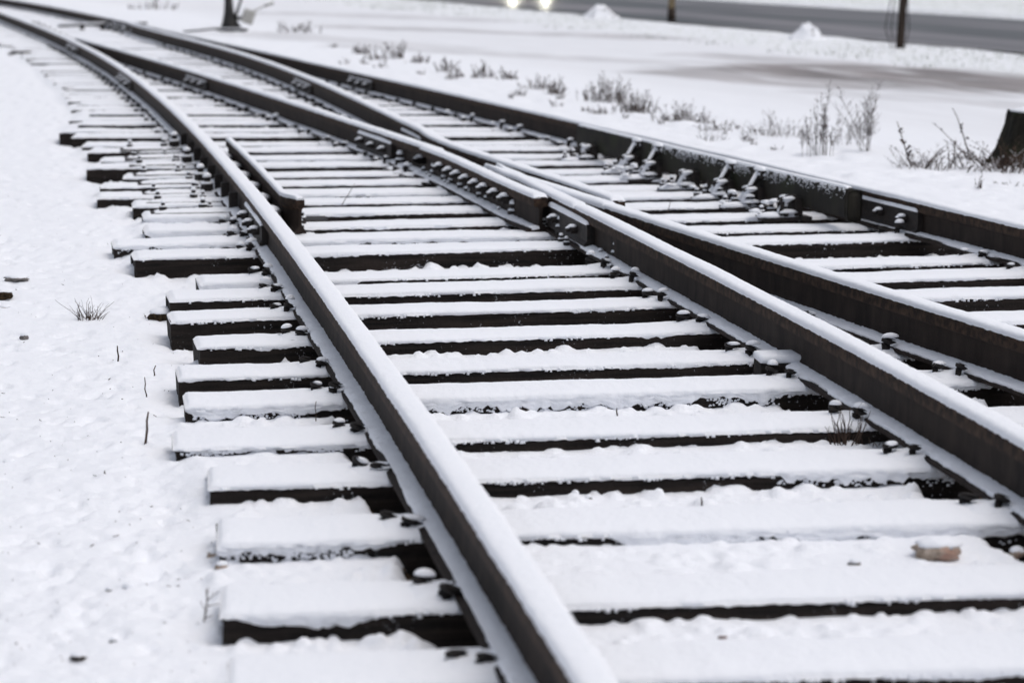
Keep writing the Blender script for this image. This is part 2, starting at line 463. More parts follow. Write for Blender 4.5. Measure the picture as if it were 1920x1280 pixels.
def capsule(X, Y, p, q):
    d = q - p; L = d @ d
    t = np.clip(((X - p[0]) * d[0] + (Y - p[1]) * d[1]) / L, 0, 1)
    return np.hypot(X - p[0] - t * d[0], Y - p[1] - t * d[1])


# road band in world
ROADZ = -.03
rn = [gp(900, 10, ROADZ)[:2], gp(1920, 100, ROADZ)[:2]]; rf = [gp(1430, 12, ROADZ)[:2], gp(1920, 38, ROADZ)[:2]]
rdir = (rn[0] - rn[1]); rdir /= np.linalg.norm(rdir); rnor = np.array([rdir[1], -rdir[0]])    # to the right / away
ROADW = float((rf[1] - rn[1]) @ rnor)


def ground_z(X, Y):
    """snow surface height and the masks that go with it"""
    X = np.asarray(X, float); Y = np.asarray(Y, float)
    idx = np.full(X.shape, -1, int); fr = np.full(X.shape, 1e9); frac = np.full(X.shape, NT - 1.0)
    for i, t in enumerate(tie):
        f = Y - front(t, X) - .5 * t['w']
        frac = np.where((f <= 0) & (fr > 1e8), i - np.clip(-f / .6, 0, 1), frac)
        idx = np.where(f > 0, i, idx); fr = np.where((f <= 0) & (fr > 1e8), -f, fr)     # fr: distance to next front
    nxt = np.clip(idx + 1, 0, NT - 1)
    bl = np.array([BAY[i][0] for i in range(NT)]); bmn = np.array([BAY[i][1] for i in range(NT)]); br = np.array([BAY[i][2] for i in range(NT)])
    xa = pa.xl(np.clip(Y, 2.4, 60)); xd = pd_.xl(np.clip(Y, 3, 70)); xb = np.where(Y < 12.5, pq.xl(np.clip(Y, 3, 39)), pp.xl(np.clip(Y, 3, 32)))
    wl = sstep(-.05, .05, X - xa); wr = sstep(-.2, .4, X - xb)
    d = bl[nxt] * (1 - wl) + (bmn[nxt] * (1 - wr) + br[nxt] * wr) * wl
    # blend neighbouring bay depths under the sleeper
    intrack = sstep(-1.15, -.95, X - xa + 0 * Y) * (1 - sstep(.55, 1.0, X - xd))
    xl = np.array([t['xl'] for t in tie])
    ii = np.arange(NT)
    lend = np.interp(frac, ii, np.convolve(np.pad(xl, 1, 'edge'), [.25, .5, .25], 'valid')) - .02 + .05 * fbm(X * 4, Y * 4, 19)
    dl = np.interp(frac, ii, bl)
    left = 1 - sstep(-.14, .05, X - lend)
    lum = .010 * fbm(X * 7, Y * 7, 3) + .022 * bumps(X, Y, 21, .085, .38) + .016 * bumps(X, Y, 33, .045, .58) + .003 * fbm(X * 45, Y * 45, 8)
    bayz = -d + lum * np.clip(.35 + d * 14, .4, 1.15) - .006
    rough_ = .55 + .9 * sstep(-.7, -.1, X - lend); smooth_ = .009 * fbm(X * 1.3, Y * 1.3, 41) + .0035 * fbm(X * 6, Y * 5, 43) + rough_ * (.0046 * fbm(X * 19, Y * 17, 47) + .0034 * fbm(X * 48, Y * 44, 49)) - .011 * np.clip(fbm(X * 15, Y * 12, 53) - .34, 0, 1) / .3
    pits = np.clip(fbm(X * 11, Y * 8, 51) - .36, 0, 1) * .05
    clumps = .009 * bumps(X, Y, 61, .11, .16)
    leftz = -.03 - .4 * dl + smooth_ * 1.5 - pits + clumps - .02 * np.exp(-((X - lend) / .12) ** 2)
    z = bayz * (1 - left) + leftz * left
    # right of rail D: rough weedy strip and then the flat yard
    rgt = sstep(.35, .8, X - xd)
    weedy = np.exp(-((X - xd - 1.3) / 1.0) ** 2)
    rz = .035 + .02 * fbm(X * .8, Y * .8, 71) + (.006 * fbm(X * 11, Y * 11, 72) + .006 * bumps(X, Y, 74, .13, .3)) * (1 - sstep(2.6, 4.5, X - xd)) + weedy * (.02 * bumps(X, Y, 73, .22, .4) + .015 * fbm(X * 5, Y * 5, 75)) + .003 * fbm(X * 12, Y * 12, 77) - .06 * sstep(2.0, 5.0, X - xd)
    z = z * (1 - rgt) + rz * rgt
    # road corridor
    q = (X - rn[1][0]) * rnor[0] + (Y - rn[1][1]) * rnor[1]
    q = np.where(Y > 12, q, -99)
    inroad = sstep(-.25, .05, q) * (1 - sstep(ROADW - .1, ROADW + .15, q))
    bermy = np.exp(-((q - ROADW - .55) / .5) ** 2) * (.10 + .06 * fbm(X * 2, Y * .6, 83))
    vergez = .007 * fbm(X * 3, Y * 3, 81)
    vg = sstep(-3.5, -2.5, q + .7 * fbm(X * .5, Y * .12, 87)) * (1 - inroad)
    z = z + vergez * vg + bermy
    z = z * (1 - inroad) + (ROADZ - .05) * inroad
    # bare soil sheltered by the rail foot
    bare = np.zeros(X.shape)
    for p, ymax, ymin in ((pa, 60, 2.4), (pq, 39, 3), (pp, 32.5, 4), (pd_, 70, 4)):
        lat = (X - p.xl(np.clip(Y, ymin, ymax))) * np.cos(np.arctan(p.slope(np.clip(Y, p.ya, ymax))))
        edge = .145 + .06 * fbm(X * 5, Y * 9, 91)
        wgt = 1 - sstep(-.05, .015, np.abs(lat) - edge)
        wgt = wgt * np.where((Y > ymin) & (Y < ymax), 1, 0) * np.where(lat < 0, 1, .8)
        if p is pd_: wgt = wgt * np.where(lat > 0, 0, 1)
        if p is pq: wgt = wgt * (1 - .8 * sstep(.0, .1, .5 - np.abs(frac - 3.9) + .3 * fbm(X * 9, Y * 9, 93)) * (np.abs(lat + .2) < .3))
        bare = np.maximum(bare, wgt)
    bare = bare * (1 - rgt)
    bz = np.minimum(z, -.105 + .016 * fbm(X * 30, Y * 30, 95))
    z = z * (1 - bare) + bz * bare
    bmask = bare * .95 + .62 * np.clip(pits * left * 30 - .45, 0, 1)
    dirtr = sstep(.25, .6, fbm(X * 2.3, Y * 1.6, 98, 5)) * sstep(.28, .6, fbm(X * 24, Y * 18, 96)) * weedy * rgt
    dirt = sstep(.52, .75, fbm(X * 3.1, Y * 2.2, 97, 5)) * sstep(.30, .62, fbm(X * 26, Y * 20, 99))
    bmask = np.maximum(np.maximum(bmask, dirt * left * .42), dirtr * .5)
    bmask = np.maximum(bmask, np.exp(-((q - ROADW - .10) / .22) ** 2) * .42)
    slush = np.zeros(X.shape)
    wob = .5 * fbm(X * .5, Y * .15, 101) + .2 * fbm(X * 2, Y * .6, 103)
    for (x1, y1, x2, y2, w, st) in SLUSH:
        cd = capsule(X, Y, gp(x1, y1, -.02)[:2], gp(x2, y2, -.02)[:2])
        slush = np.maximum(slush, st * (1 - sstep(w * .35, w * 1.1, cd + wob * w * .5)))
    slush = np.maximum(slush, .13 * sstep(2.2, 4.5, X - xd)) * rgt * (1 - vg * .8)
    return z, bmask, slush, vg * .9 + sstep(ROADW + .4, ROADW + 1.2, q) * .9


def build_ground():
    ys = [-400, -80, -20, -5, 0, 2, 3.0]
    while ys[-1] < 70:
        yy = ys[-1]; ys.append(yy + (max(.0075, .0021 * yy) if yy < 18 else .0045 * yy))
    ys += [75, 82, 92, 105, 125, 160, 230, 400, 900, 2500]
    ys = np.array(ys)
    s = np.linspace(-1, 1, 400)
    base = .225 * np.clip(ys, 3.2, 80) + 1.0
    ext = np.array([1, 4, 12, 40, 150, 600, 2500.])
    X = np.concatenate([-(base[:, None] + ext[::-1][None]), base[:, None] * s[None], base[:, None] + ext[None]], 1)
    Y = np.repeat(ys[:, None], X.shape[1], 1)
    z, bare, slush, verge = ground_z(X, Y)
    me = mesh_np('ground', np.stack([X, Y, z], -1), gridfaces(*X.shape))
    for nm, a in (('bare', bare), ('slush', slush), ('verge', verge)):
        at = me.attributes.new(nm, 'FLOAT', 'POINT'); at.data.foreach_set('value', a.astype(np.float32).ravel())
    tag(link('ground', me, M['ground']), 'snow covered ground with rough ballast between the sleepers', kind='structure')


build_ground()


def gz(x, y): return float(ground_z(np.array([x]), np.array([y]))[0][0])


# road sheet
a = rn[1] - rdir * 60; b = rn[1] + rdir * 300
W2 = rnor * ROADW
mb = MB(); N = 40
for i in range(N + 1):
    p = a + (b - a) * i / N
    mb.V += [(*p, ROADZ), (*(p + W2 * .5), ROADZ + .05), (*(p + W2), ROADZ)]
for i in range(N):
    for k in range(2): mb.F.append((3 * i + k, 3 * i + k + 1, 3 * i + 4 + k, 3 * i + 3 + k))
tag(mb.obj('road', M['road'], smooth=True), 'wet dark asphalt road beyond the yard', kind='structure')


# ------------------------------------------------------------------ swept shapes
def sweep(P, Nr, prof, cap=True):
    """P (n,2), Nr (n,2), prof (n,m,2) or (m,2) of lateral/height -> verts, faces"""
    n = len(P); prof = np.asarray(prof, float)
    if prof.ndim == 2: prof = np.repeat(prof[None], n, 0)
    m = prof.shape[1]
    V = np.zeros((n, m, 3)); V[..., :2] = P[:, None, :] + Nr[:, None, :] * prof[..., :1]; V[..., 2] = prof[..., 1]
    F = gridfaces(n, m, True)
    return V.reshape(-1, 3), F


def sweep_obj(name, P, Nr, prof, mat, parent=None, smooth=True, off=None, caps=True):
    V, F = sweep(P, Nr, prof); n = len(P); m = len(V) // n
    if off is not None: V = V - np.asarray(off)[None]
    me = bpy.data.meshes.new(name)
    faces = F.tolist()
    if caps: faces += [list(range(m)), [(n - 1) * m + k for k in range(m - 1, -1, -1)]]
    me.from_pydata(V.tolist(), [], faces); me.update()
    sm = np.full(len(me.polygons), smooth)
    if caps: sm[-2:] = False
    me.polygons.foreach_set('use_smooth', sm)
    if smooth: me.set_sharp_from_angle(angle=math.radians(38))
    return link(name, me, mat, parent)


half = [(.075, .015), (.075, .026), (.045, .033), (.020, .043), (.0105, .060), (.0090, .085), (.0100, .128), (.015, .140), (.0345, .147), (.0378, .153), (.0370, .180), (.0335, .191), (.022, .1945)]
RAILPROF = [(-x, z) for x, z in half] + [(x, z) for x, z in half[::-1]]
RAILPROF = np.array(RAILPROF)


def head_snow(P, seed, wid=.0372, th=.020, z0=.1925, scale=None):
    n = len(P); L = np.concatenate([[0], np.cumsum(np.linalg.norm(np.diff(P, axis=0), axis=1))])
    k = 15; prof = np.zeros((n, k, 2))
    jl = .0012 * vn(L * 60, 0, seed) + .0010 * vn(L * 150, 3, seed) + .0009 * vn(L * 5, 6, seed)
    jr = .0014 * vn(L * 60, 9, seed + 1) + .0012 * vn(L * 7, 6, seed + 1)
    zl = -.0030 + .0014 * vn(L * 80, 1, seed + 2) + .0014 * vn(L * 170, 4, seed); zr = -.004 + .003 * vn(L * 95, 1, seed + 3)
    tt = th * (1 + .13 * vn(L * 1.3, 0, seed + 4) + .04 * vn(L * 6, 0, seed + 5))
    w = np.full(n, wid) if scale is None else wid * scale
    e = sstep(0, .03, L) * sstep(0, .03, L[-1] - L) * .999 + .001
    for j in range(k):
        ph = math.pi * (1 - j / (k - 1)); c = math.cos(ph); s_ = math.sin(ph)
        cx = math.copysign(abs(c) ** .62, c); sz = max(s_, 0) ** .62
        prof[:, j, 0] = cx * (w + np.where(c < 0, jl, jr) * abs(c) + .0015)
        prof[:, j, 1] = z0 + sz * tt * e + np.where(c < 0, zl, zr) * (abs(c) ** 8) + .0010 * vn(L * 60, j * 1.3, seed + 7) * sz
    return prof


def foot_snow(P, seed, side, amt=1.0):
    n = len(P); L = np.concatenate([[0], np.cumsum(np.linalg.norm(np.diff(P, axis=0), axis=1))])
    up = .0475 + .004 * vn(L * 1.1, 0, seed) + .0022 * vn(L * 75, 1, seed + 1) + .0020 * vn(L * 190, 2, seed + 1)
    ed = .0665 + .0040 * vn(L * 5, 7, seed + 2) - .030 * np.clip(vn(L * 2.6, 8, seed + 3) - .35, 0, 1) + .0022 * vn(L * 28, 2, seed + 2) + .0022 * vn(L * 110, 5, seed + 2)
    zb = .0255 + .0012 * vn(L * 60, 6, seed)
    prof = np.zeros((n, 8, 2)); o = np.ones(n)
    x = [.006 * o, .011 * o, .022 * o, .042 * o, .062 * o, ed, ed - .001, .05 * o]
    z = [.030 * o, up, .0475 + .0015 * vn(L * 12, 3, seed) + .25 * (up - .0475), .0445 + .0018 * vn(L * 18, 1, seed), .0390 + .0018 * vn(L * 25, 4, seed), .0325 + .0012 * vn(L * 30, 4, seed + 5), zb, .024 * o]
    for j in range(8):
        prof[:, j, 0] = side * x[j]; prof[:, j, 1] = z[j]
    return prof if side > 0 else prof[:, ::-1]


def add_rail(parent, path, y0, y1, seed, off, head=True, feet=(-1, 1), part='rail_steel', taper=None, dz=0.0, k=.0017):
    P, Nr, T = path.sample(y0, y1, k=k)
    Pc, Nc, _ = path.sample(y0, y1, k=.012, mn=.06)
    prof = np.repeat(RAILPROF[None], len(Pc), 0).copy()
    sc = None
    if taper:   # (y_from, y_to): head narrows to the pointed end
        f = np.clip((Pc[:, 1] - taper[1]) / (taper[0] - taper[1]), .12, 1); prof[:, :, 0] *= f[:, None]
        sc = np.clip((P[:, 1] - taper[1]) / (taper[0] - taper[1]), .15, 1)
    prof[:, :, 1] += dz
    st = sweep_obj(part, Pc, Nc, prof, M['rail'], parent, off=off)
    if head:
        pr = head_snow(P, seed, scale=sc); pr[..., 1] += dz
        sweep_obj('snow_cap', P, Nr, pr, M['snow'], parent, off=off)
    for sd in feet:
        pr = foot_snow(P, seed + 20 + sd, sd)
        sweep_obj('snow_on_foot', P, Nr, pr, M['snow'], parent, off=off)
    return st


def free_path(pts, off=.0365, deg=3):
    W = world(pts); p = Path(W, min(deg, len(W) - 1), W[:, 1].min(), W[:, 1].max(), off=off); p.ya = W[:, 1].min(); return p


# shared small ironwork -------------------------------------------------
def bolt_mesh():
    m = MB(); m.tube([(0, 0, -.01), (0, 0, .028)], .021, 6); m.tube([(0, 0, .028), (0, 0, .052)], .011, 8); return m.mesh('bolt')


def bolt_snow_mesh():
    m = MB(); m.dome((0, 0, .050), (.0150, .0150), .015, 10, 4); m.dome((.001, .002, .0272), (.0215, .021), .010, 10, 3); return m.mesh('bolt_snow', True)


def spike_mesh():
    m = MB(); m.tube([(0, 0, -.02), (0, 0, .030)], [.011, .010], 4)
    m.tube([(0, 0, .022), (.003, 0, .030), (.008, 0, .038), (.010, 0, .043)], [.011, .015, .019, .015], 9)
    m.V = [(v[0] * (1.45 if v[2] > .025 else 1), v[1], v[2]) for v in m.V]; return m.mesh('spike', True)


def spike_snow_mesh():
    m = MB(); m.dome((.014, 0, .0415), (.027, .0175), .013, 12, 4); return m.mesh('spike_snow', True)


def hbolt_mesh():
    """a bolt through the web, axis along -x"""
    m = MB(); m.tube([(.02, 0, 0), (-.030, 0, 0)], .024, 6); m.tube([(-.030, 0, 0), (-.058, 0, 0)], .013, 8); return m.mesh('web_bolt')


def hbolt_snow_mesh():
    m = MB(); m.dome((-.020, 0, .017), (.030, .021), .018, 10, 4); m.dome((-.046, 0, .010), (.015, .012), .011, 8, 3); return m.mesh('web_bolt_snow', True)


def lump_mesh(seed, n=14):
    m = MB(); st = random.getstate(); random.seed(seed); m.dome((0, 0, 0), (1, 1), 1, n, 5, jit=.12); random.setstate(st); return m.mesh('snow_lump', True)


ME = dict(bolt=bolt_mesh(), bolts=bolt_snow_mesh(), spike=spike_mesh(), spikes=spike_snow_mesh(), hb=hbolt_mesh(), hbs=hbolt_snow_mesh())
for k_, m_ in (('bolt', 'iron'), ('spike', 'iron'), ('hb', 'iron'), ('bolts', 'snow'), ('spikes', 'snow'), ('hbs', 'snow')): ME[k_].materials.append(M[m_])


def put(name, me, parent, pos, off, rz=0.0, sc=1.0, tilt=0.0):
    o = link(name, me, None, parent, tuple(np.asarray(pos, float) - np.asarray(off, float)))
    o.rotation_euler = (0, tilt, rz); o.scale = (sc, sc, sc) if not hasattr(sc, '__len__') else sc
    return o


def put_bolt(parent, pos, off, rz=0, sc=1.0, kind='bolt', snow=True, name='bolt'):
    o = put(name, ME[kind], parent, pos, off, rz, sc)
    if snow: link('snow_cap', ME[kind + 's'], None, o)
    return o


def fishplate(parent, path, y0, y1, off, side=-1, bolts=4, seed=0, zc=.10, h=.085, lat=.034, nuts=None, bare=(), thick=.026):
    P, Nr, T = path.sample(y0, y1, k=.002, mn=.01)
    x0, x1 = side * .009, side * lat
    hh = h / 2
    prof = np.array([(x0, zc - hh), (x1 * 1.25, zc - hh - .012), (x1 * 1.3, zc - hh), (x1, zc - hh + .014), (x1, zc + hh - .014), (x1 * 1.08, zc + hh), (x0, zc + hh + .004)])
    if side > 0: prof = prof[::-1]
    pl = sweep_obj('fishplate', P, Nr, prof, M['iron'], parent, off=off)
    L = np.linspace(0, 1, len(P)); n = len(P); q = np.zeros((n, 7, 2)); s = np.arange(n) * .01
    e = sstep(0, .04, L) * sstep(0, .04, 1 - L)
    for j in range(7):
        ph = math.pi * j / 6; q[:, j, 0] = side * (lat * .62 + math.cos(ph) * lat * .52 + .0015 * vn(s * 60, j, seed)); q[:, j, 1] = zc + hh - .002 + math.sin(ph) ** .6 * .022 * e * (1 + .2 * vn(s * 9, 0, seed))
    if side < 0: q = q[:, ::-1]
    sweep_obj('plate_snow', P, Nr, q[:, ::-1], M['snow'], pl, off=off)
    for i in range(bolts):
        yy = y0 + (y1 - y0) * (i + .5) / bolts
        p, nr, tg = path.at(yy)
        ang = math.atan2(nr[1], nr[0]) + (0 if side < 0 else math.pi)
        pos = np.array([*(p + nr * side * (lat + .008)), zc + random.uniform(-.004, .004)])
        b_ = put('bolt', ME['hb'], pl, pos, off, ang, .85)
        if i not in bare: link('snow_cap', ME['hbs'], None, b_)
    return pl


# ------------------------------------------------------------------ the rails
def rail_thing(label, path, y0, y1, seed, **kw):
    p, _, _ = path.at((y0 + y1) / 2 if y0 > 6 else 8.0)
    off = np.array([p[0], p[1], 0.015])
    t = thing('rail', label, 'rail', tuple(off), group='rails of the turnout')
    add_rail(t, path, y0, y1, seed, off, **kw)
    return t, off


def Yof(px, py): return float(gp(px, py, .12)[1])


rA, oA = rail_thing('long curving rail along the exposed left sleeper ends, grey-brown side facing the camera', pa, 2.3, 60, 101)
fishplate(rA, pa, Yof(498, 432), Yof(466, 390), oA, bolts=3, seed=5, lat=.040)
fishplate(rA, pa, Yof(252, 158), Yof(232, 142), oA, bolts=3, seed=6)
fishplate(rA, pa, Yof(150, 95), Yof(135, 85), oA, bolts=2, seed=7)
rD, oD = rail_thing('outermost rail on the far right side, running behind the bracketed guard rail', pd_, 2.4, 72, 131)
yd0, yd1 = Yof(1742, 408), Yof(1612, 376)
fishplate(rD, pd_, yd0, yd1, oD, bolts=3, seed=8, lat=.040, h=.10, bare=(2,))
fishplate(rD, pd_, Yof(697, 158), Yof(660, 148), oD, bolts=3, seed=9)
fishplate(rD, pd_, Yof(242, 52), Yof(215, 44), oD, bolts=2, seed=10)
yFr = float(gp(1075, 388, ZH)[1])                 # joint behind the frog nose
rB, oB = rail_thing('dark rusty rail leaving the frog towards the lower right, lower one of the diverging pair', pq, 2.4, yFr, 141)
fishplate(rB, pq, Yof(1116, 432), Yof(1046, 394), oB, bolts=2, seed=11, lat=.048, h=.095)
rC, oC = rail_thing('dark rusty rail leaving the frog towards the right edge, upper one of the diverging pair', pp, 2.4, yFr + .05, 151)
yQ = float(gp(800, 254, ZH)[1]); yP = float(gp(800, 283, ZH)[1])
rQ, oQ = rail_thing('middle rail from the far switch blade down to the upper wing of the frog', pq, yQ, 38.8, 161, taper=(33, 39.5))
fishplate(rQ, pq, Yof(565, 165), Yof(540, 152), oQ, bolts=3, seed=12)
fishplate(rQ, pq, Yof(807, 268), Yof(771, 249), oQ, bolts=0, seed=13, lat=.04)
rP, oP = rail_thing('closure rail between the curved left rail and the middle rail, ending at the lower wing', pp, yP, 32.3, 171, taper=(27.5, 33))
fishplate(rP, pp, Yof(390, 158), Yof(358, 146), oP, bolts=3, seed=14)
fishplate(rP, pp, Yof(735, 278), Yof(680, 256), oP, bolts=3, seed=15, lat=.044, h=.10)

# ------------------------------------------------------------------ the frog (crossing)
fp = gp(960, 335, 0); oF = np.array([fp[0], fp[1], .015])
frog = thing('crossing_frog', 'cast crossing where the two inner rails meet, with snow-capped bolts along its near side', 'rail crossing', tuple(oF))
wl_ = free_path([(786, 277.5), (812, 287), (860, 307), (912, 331), (960, 353.5), (1001, 369.5)])
wu_ = free_path([(785, 245), (815, 262), (843, 275), (900, 294.5), (950, 309), (996, 322.5), (1040, 338), (1072, 349), (1110, 363), (1148, 376)])
add_rail(frog, wl_, wl_.y0, wl_.y1, 181, oF, part='wing_rail', feet=(-1,))
add_rail(frog, wu_, wu_.y0, wu_.y1, 191, oF, part='wing_rail', feet=(1,))
yT = float(gp(931, 311, ZH)[1])
P_, N_, _ = pq.sample(yFr - .02, yT)
for path, sd in ((pq, 201), (pp, 211)):
    Pc, Nc, _ = path.sample(yFr, yT, k=.004, mn=.03)
    f = np.clip((yT - Pc[:, 1]) / .55, .15, 1)
    prof = np.repeat(RAILPROF[None], len(Pc), 0).copy(); prof[:, :, 0] *= f[:, None]; prof[:, :, 1] -= (.002 if sd == 201 else .004)
    sweep_obj('frog_point', Pc, Nc, prof, M['rail'], frog, off=oF)
    Pf, Nf, _ = path.sample(yFr, yT)
    pr = head_snow(Pf, sd, scale=np.clip((yT - Pf[:, 1]) / .55, .2, 1), th=.026); pr[..., 1] -= (.002 if sd == 201 else .004)
    sweep_obj('snow_cap', Pf, Nf, pr, M['snow'], frog, off=oF)
# bolts through the web and chair bolts standing on the base plates
for (x_, y_) in [(789.5, 296), (803, 302), (834, 317), (851, 325), (868, 332), (883, 340), (902, 349), (919, 357), (936, 367), (954, 376)]:
    q = gp(x_, y_, .115); pth = wl_
    p, nr, tg = pth.at(min(max(q[1], wl_.y0 + .05), wl_.y1 - .05)); ang = math.atan2(nr[1], nr[0])
    put_bolt(frog, (*(p - nr * .028), .122), oF, ang, 1.1, 'hb', name='web_bolt')
for (x_, y_) in [(643 * 0 + 750, 296), (800, 313), (815, 319), (836, 329), (849, 335), (867, 344), (881, 351), (903, 362), (918, 368), (963, 394), (1053, 424)]:
    q = gp(x_, y_ + 13, .03); put_bolt(frog, (q[0], q[1], .02), oF, random.uniform(0, 1), 1.65)
for (x_, y_) in [(764, 312), (770, 316), (800, 331), (806, 335), (834, 346), (840, 349), (872, 361), (880, 365), (908, 376), (916, 380), (925, 384), (935, 398), (1020, 421), (1028, 426), (1052, 449), (1062, 455), (1126, 478), (1138, 489)]:
    q = gp(x_, y_, .03); put_bolt(frog, (q[0], q[1], .012), oF, random.uniform(0, 1), .8)
# big lone bolts of the rail behind the frog
for (x_, y_) in [(1158, 486)]:
    q = gp(x_, y_, .03); put_bolt(frog, (q[0], q[1], .02), oF, .3, 1.6)
# long base plate carrying the wings, snow-covered, edge showing
bp_ = [gp(700, 305)[:2], gp(975, 408)[:2]]
dv = bp_[1] - bp_[0]; ln = np.linalg.norm(dv); dv /= ln; nv = np.array([-dv[1], dv[0]])
if nv[0] < 0: nv = -nv
for i in range(8):
    c = bp_[0] + dv * ln * (i + .5) / 8 + nv * .16
    m = MB(); m.box((c[0], c[1], .008), (.17, .46, .016), math.atan2(dv[1], dv[0]) - math.pi / 2 + math.pi / 2 * 1, 0, .003)
    bpl = m.obj('base_plate', M['iron'], frog, off=oF)
    m = MB(); nx = 12
    V = []
    for a_ in range(nx):
        for b_ in range(nx):
            u = a_ / (nx - 1) * 2 - 1; v = b_ / (nx - 1) * 2 - 1
            hgt = -.008 + .026 * (max(0, 1 - abs(u) ** 5) * max(0, 1 - abs(v) ** 5)) ** .5
            w_ = dv * u * .088 + nv * v * .232
            V.append((c[0] + w_[0], c[1] + w_[1], .0155 + hgt + .002 * math.sin(a_ * 2.1 + b_ * 1.7 + i)))
    m.add(V, gridfaces(nx, nx)); m.obj('plate_snow', M['snow'], bpl, True, off=oF)

# ------------------------------------------------------------------ check rail beside rail A
ck = free_path([(420, 264), (428, 271), (442, 285), (463, 306), (490, 335), (513, 360), (526, 377)], off=.03)
p, _, _ = ck.at((ck.y0 + ck.y1) / 2); oK = np.array([p[0], p[1], .015])
check = thing('check_rail', 'short narrow check rail with flared ends, standing inside the long curving left rail', 'check rail', tuple(oK))
Pc, Nc, Tc = ck.sample(ck.y0, ck.y1, k=.003, mn=.03)
Lr = np.linspace(0, 1, len(Pc))
fl = .10 * np.clip((Lr - .90) / .1, 0, 1) ** 1.6 * 0 + .07 * np.clip((.07 - Lr) / .07, 0, 1) ** 1.5
Pc = Pc + Nc * fl[:, None]
prof = RAILPROF.copy(); prof[:, 0] = np.clip(prof[:, 0] * .55, -.027, .027); prof[:, 1] += .012
sweep_obj('check_bar', Pc, Nc, prof, M['rail'], check, off=oK)
Pf, Nf, _ = ck.sample(ck.y0, ck.y1); Lf = np.linspace(0, 1, len(Pf)); Pf = Pf + Nf * (.07 * np.clip((.07 - Lf) / .07, 0, 1) ** 1.5)[:, None]
pr = head_snow(Pf, 221, wid=.0185, th=.016); pr[..., 1] += .012
sweep_obj('snow_cap', Pf, Nf, pr, M['snow'], check, off=oK)
for i in range(6):      # spacer blocks between the two rails
    yy = ck.y0 + (ck.y1 - ck.y0) * (i + .35) / 6
    p, nr, tg = ck.at(yy); pA, nA, _ = pa.at(yy); mid = (p + pA) / 2
    w_ = abs((p - pA) @ nA)
    m = MB(); m.box((*mid, .085), (w_ * .8, .13, .07), math.atan2(nA[1], nA[0]), 0, .008); sp = m.obj('spacer_block', M['iron'], check, off=oK)
    m = MB(); m.dome((*mid, .117), (w_ * .46, .075), .035, 12, 4, yaw=math.atan2(nA[1], nA[0]), jit=.1); m.obj('snow_cap', M['snow'], sp, True, off=oK)
for (x_, y_) in [(498, 352), (505, 372), (512, 376), (555, 398), (566, 411), (562, 426)]:
    q = gp(x_, y_, .04); put_bolt(check, (q[0], q[1], .02), oK, .4, 1.1)
m = MB(); q = gp(557, 422, .0)
m.box((q[0], q[1] + .12, .012), (.30, .20, .02), math.radians(10), 0, .003); m.obj('base_plate', M['iron'], check, off=oK)

# ------------------------------------------------------------------ raised guard rail beside rail D
gt = [(1085, 234), (1133, 247.5), (1203, 262), (1297, 285), (1400, 308), (1500, 332.5), (1552, 344), (1585, 352)]
gw = np.array([gp(x, y, .232)[:2] for x, y in gt]); gpth = Path(gw, 2, gw[:, 1].min(), gw[:, 1].max(), off=.02); gpth.ya = gpth.y0
p, _, _ = gpth.at((gpth.y0 + gpth.y1) / 2); oG = np.array([p[0], p[1], .015])
guard = thing('guard_rail', 'raised mossy guard rail on snow-laden brackets in front of the outermost right rail', 'guard rail', tuple(oG))
GP = np.array([(-.022, .075), (-.026, .10), (-.026, .205), (-.018, .228), (.0, .233), (.016, .230), (.020, .215), (.018, .10), (.012, .075)])
Pc, Nc, Tc = gpth.sample(gpth.y0, gpth.y1, k=.003, mn=.03)
sweep_obj('guard_bar', Pc, Nc, GP, M['mossy'], guard, off=oG)
pr = head_snow(gpth.sample()[0], 231, wid=.017, th=.010, z0=.2295)
Pf, Nf, _ = gpth.sample(); sweep_obj('snow_cap', Pf, Nf, pr, M['snow'], guard, off=oG)
# frost clinging to the bar's upper face: many small crumbs
m = MB()
for i in range(4200):
    yy = random.uniform(gpth.y0, gpth.y0 + (gpth.y1 - gpth.y0) * .66); p, nr, tg = gpth.at(yy)
    dens = float(vn(yy * 5, 0, 5)) * .6 + float(vn(yy * 17, 0, 6)) * .4
    z_ = .230 - abs(random.gauss(0, .020 + .014 * max(dens, 0)))
    if float(vn(yy * 40, z_ * 60, 9)) + dens * .7 < -.05 or z_ < .16: continue
    r = random.uniform(.0014, .0042)
    q = p - nr * (.026 + r * .2)
    m.dome((q[0], q[1], z_), (r * 1.3, r * .9), r * .9, 5, 2, jit=.25)
tag(m.obj('frost_crumbs', M['snow'], guard, True, off=oG), kind='stuff')
# end cheek facing the camera
p, nr, tg = gpth.at(gpth.y0)
m = MB(); m.box((*(p + nr * .02 - tg * .01), .135), (.085, .03, .17), math.atan2(nr[1], nr[0]), 0, .03); m.obj('end_plate', M['mossy'], guard, off=oG)


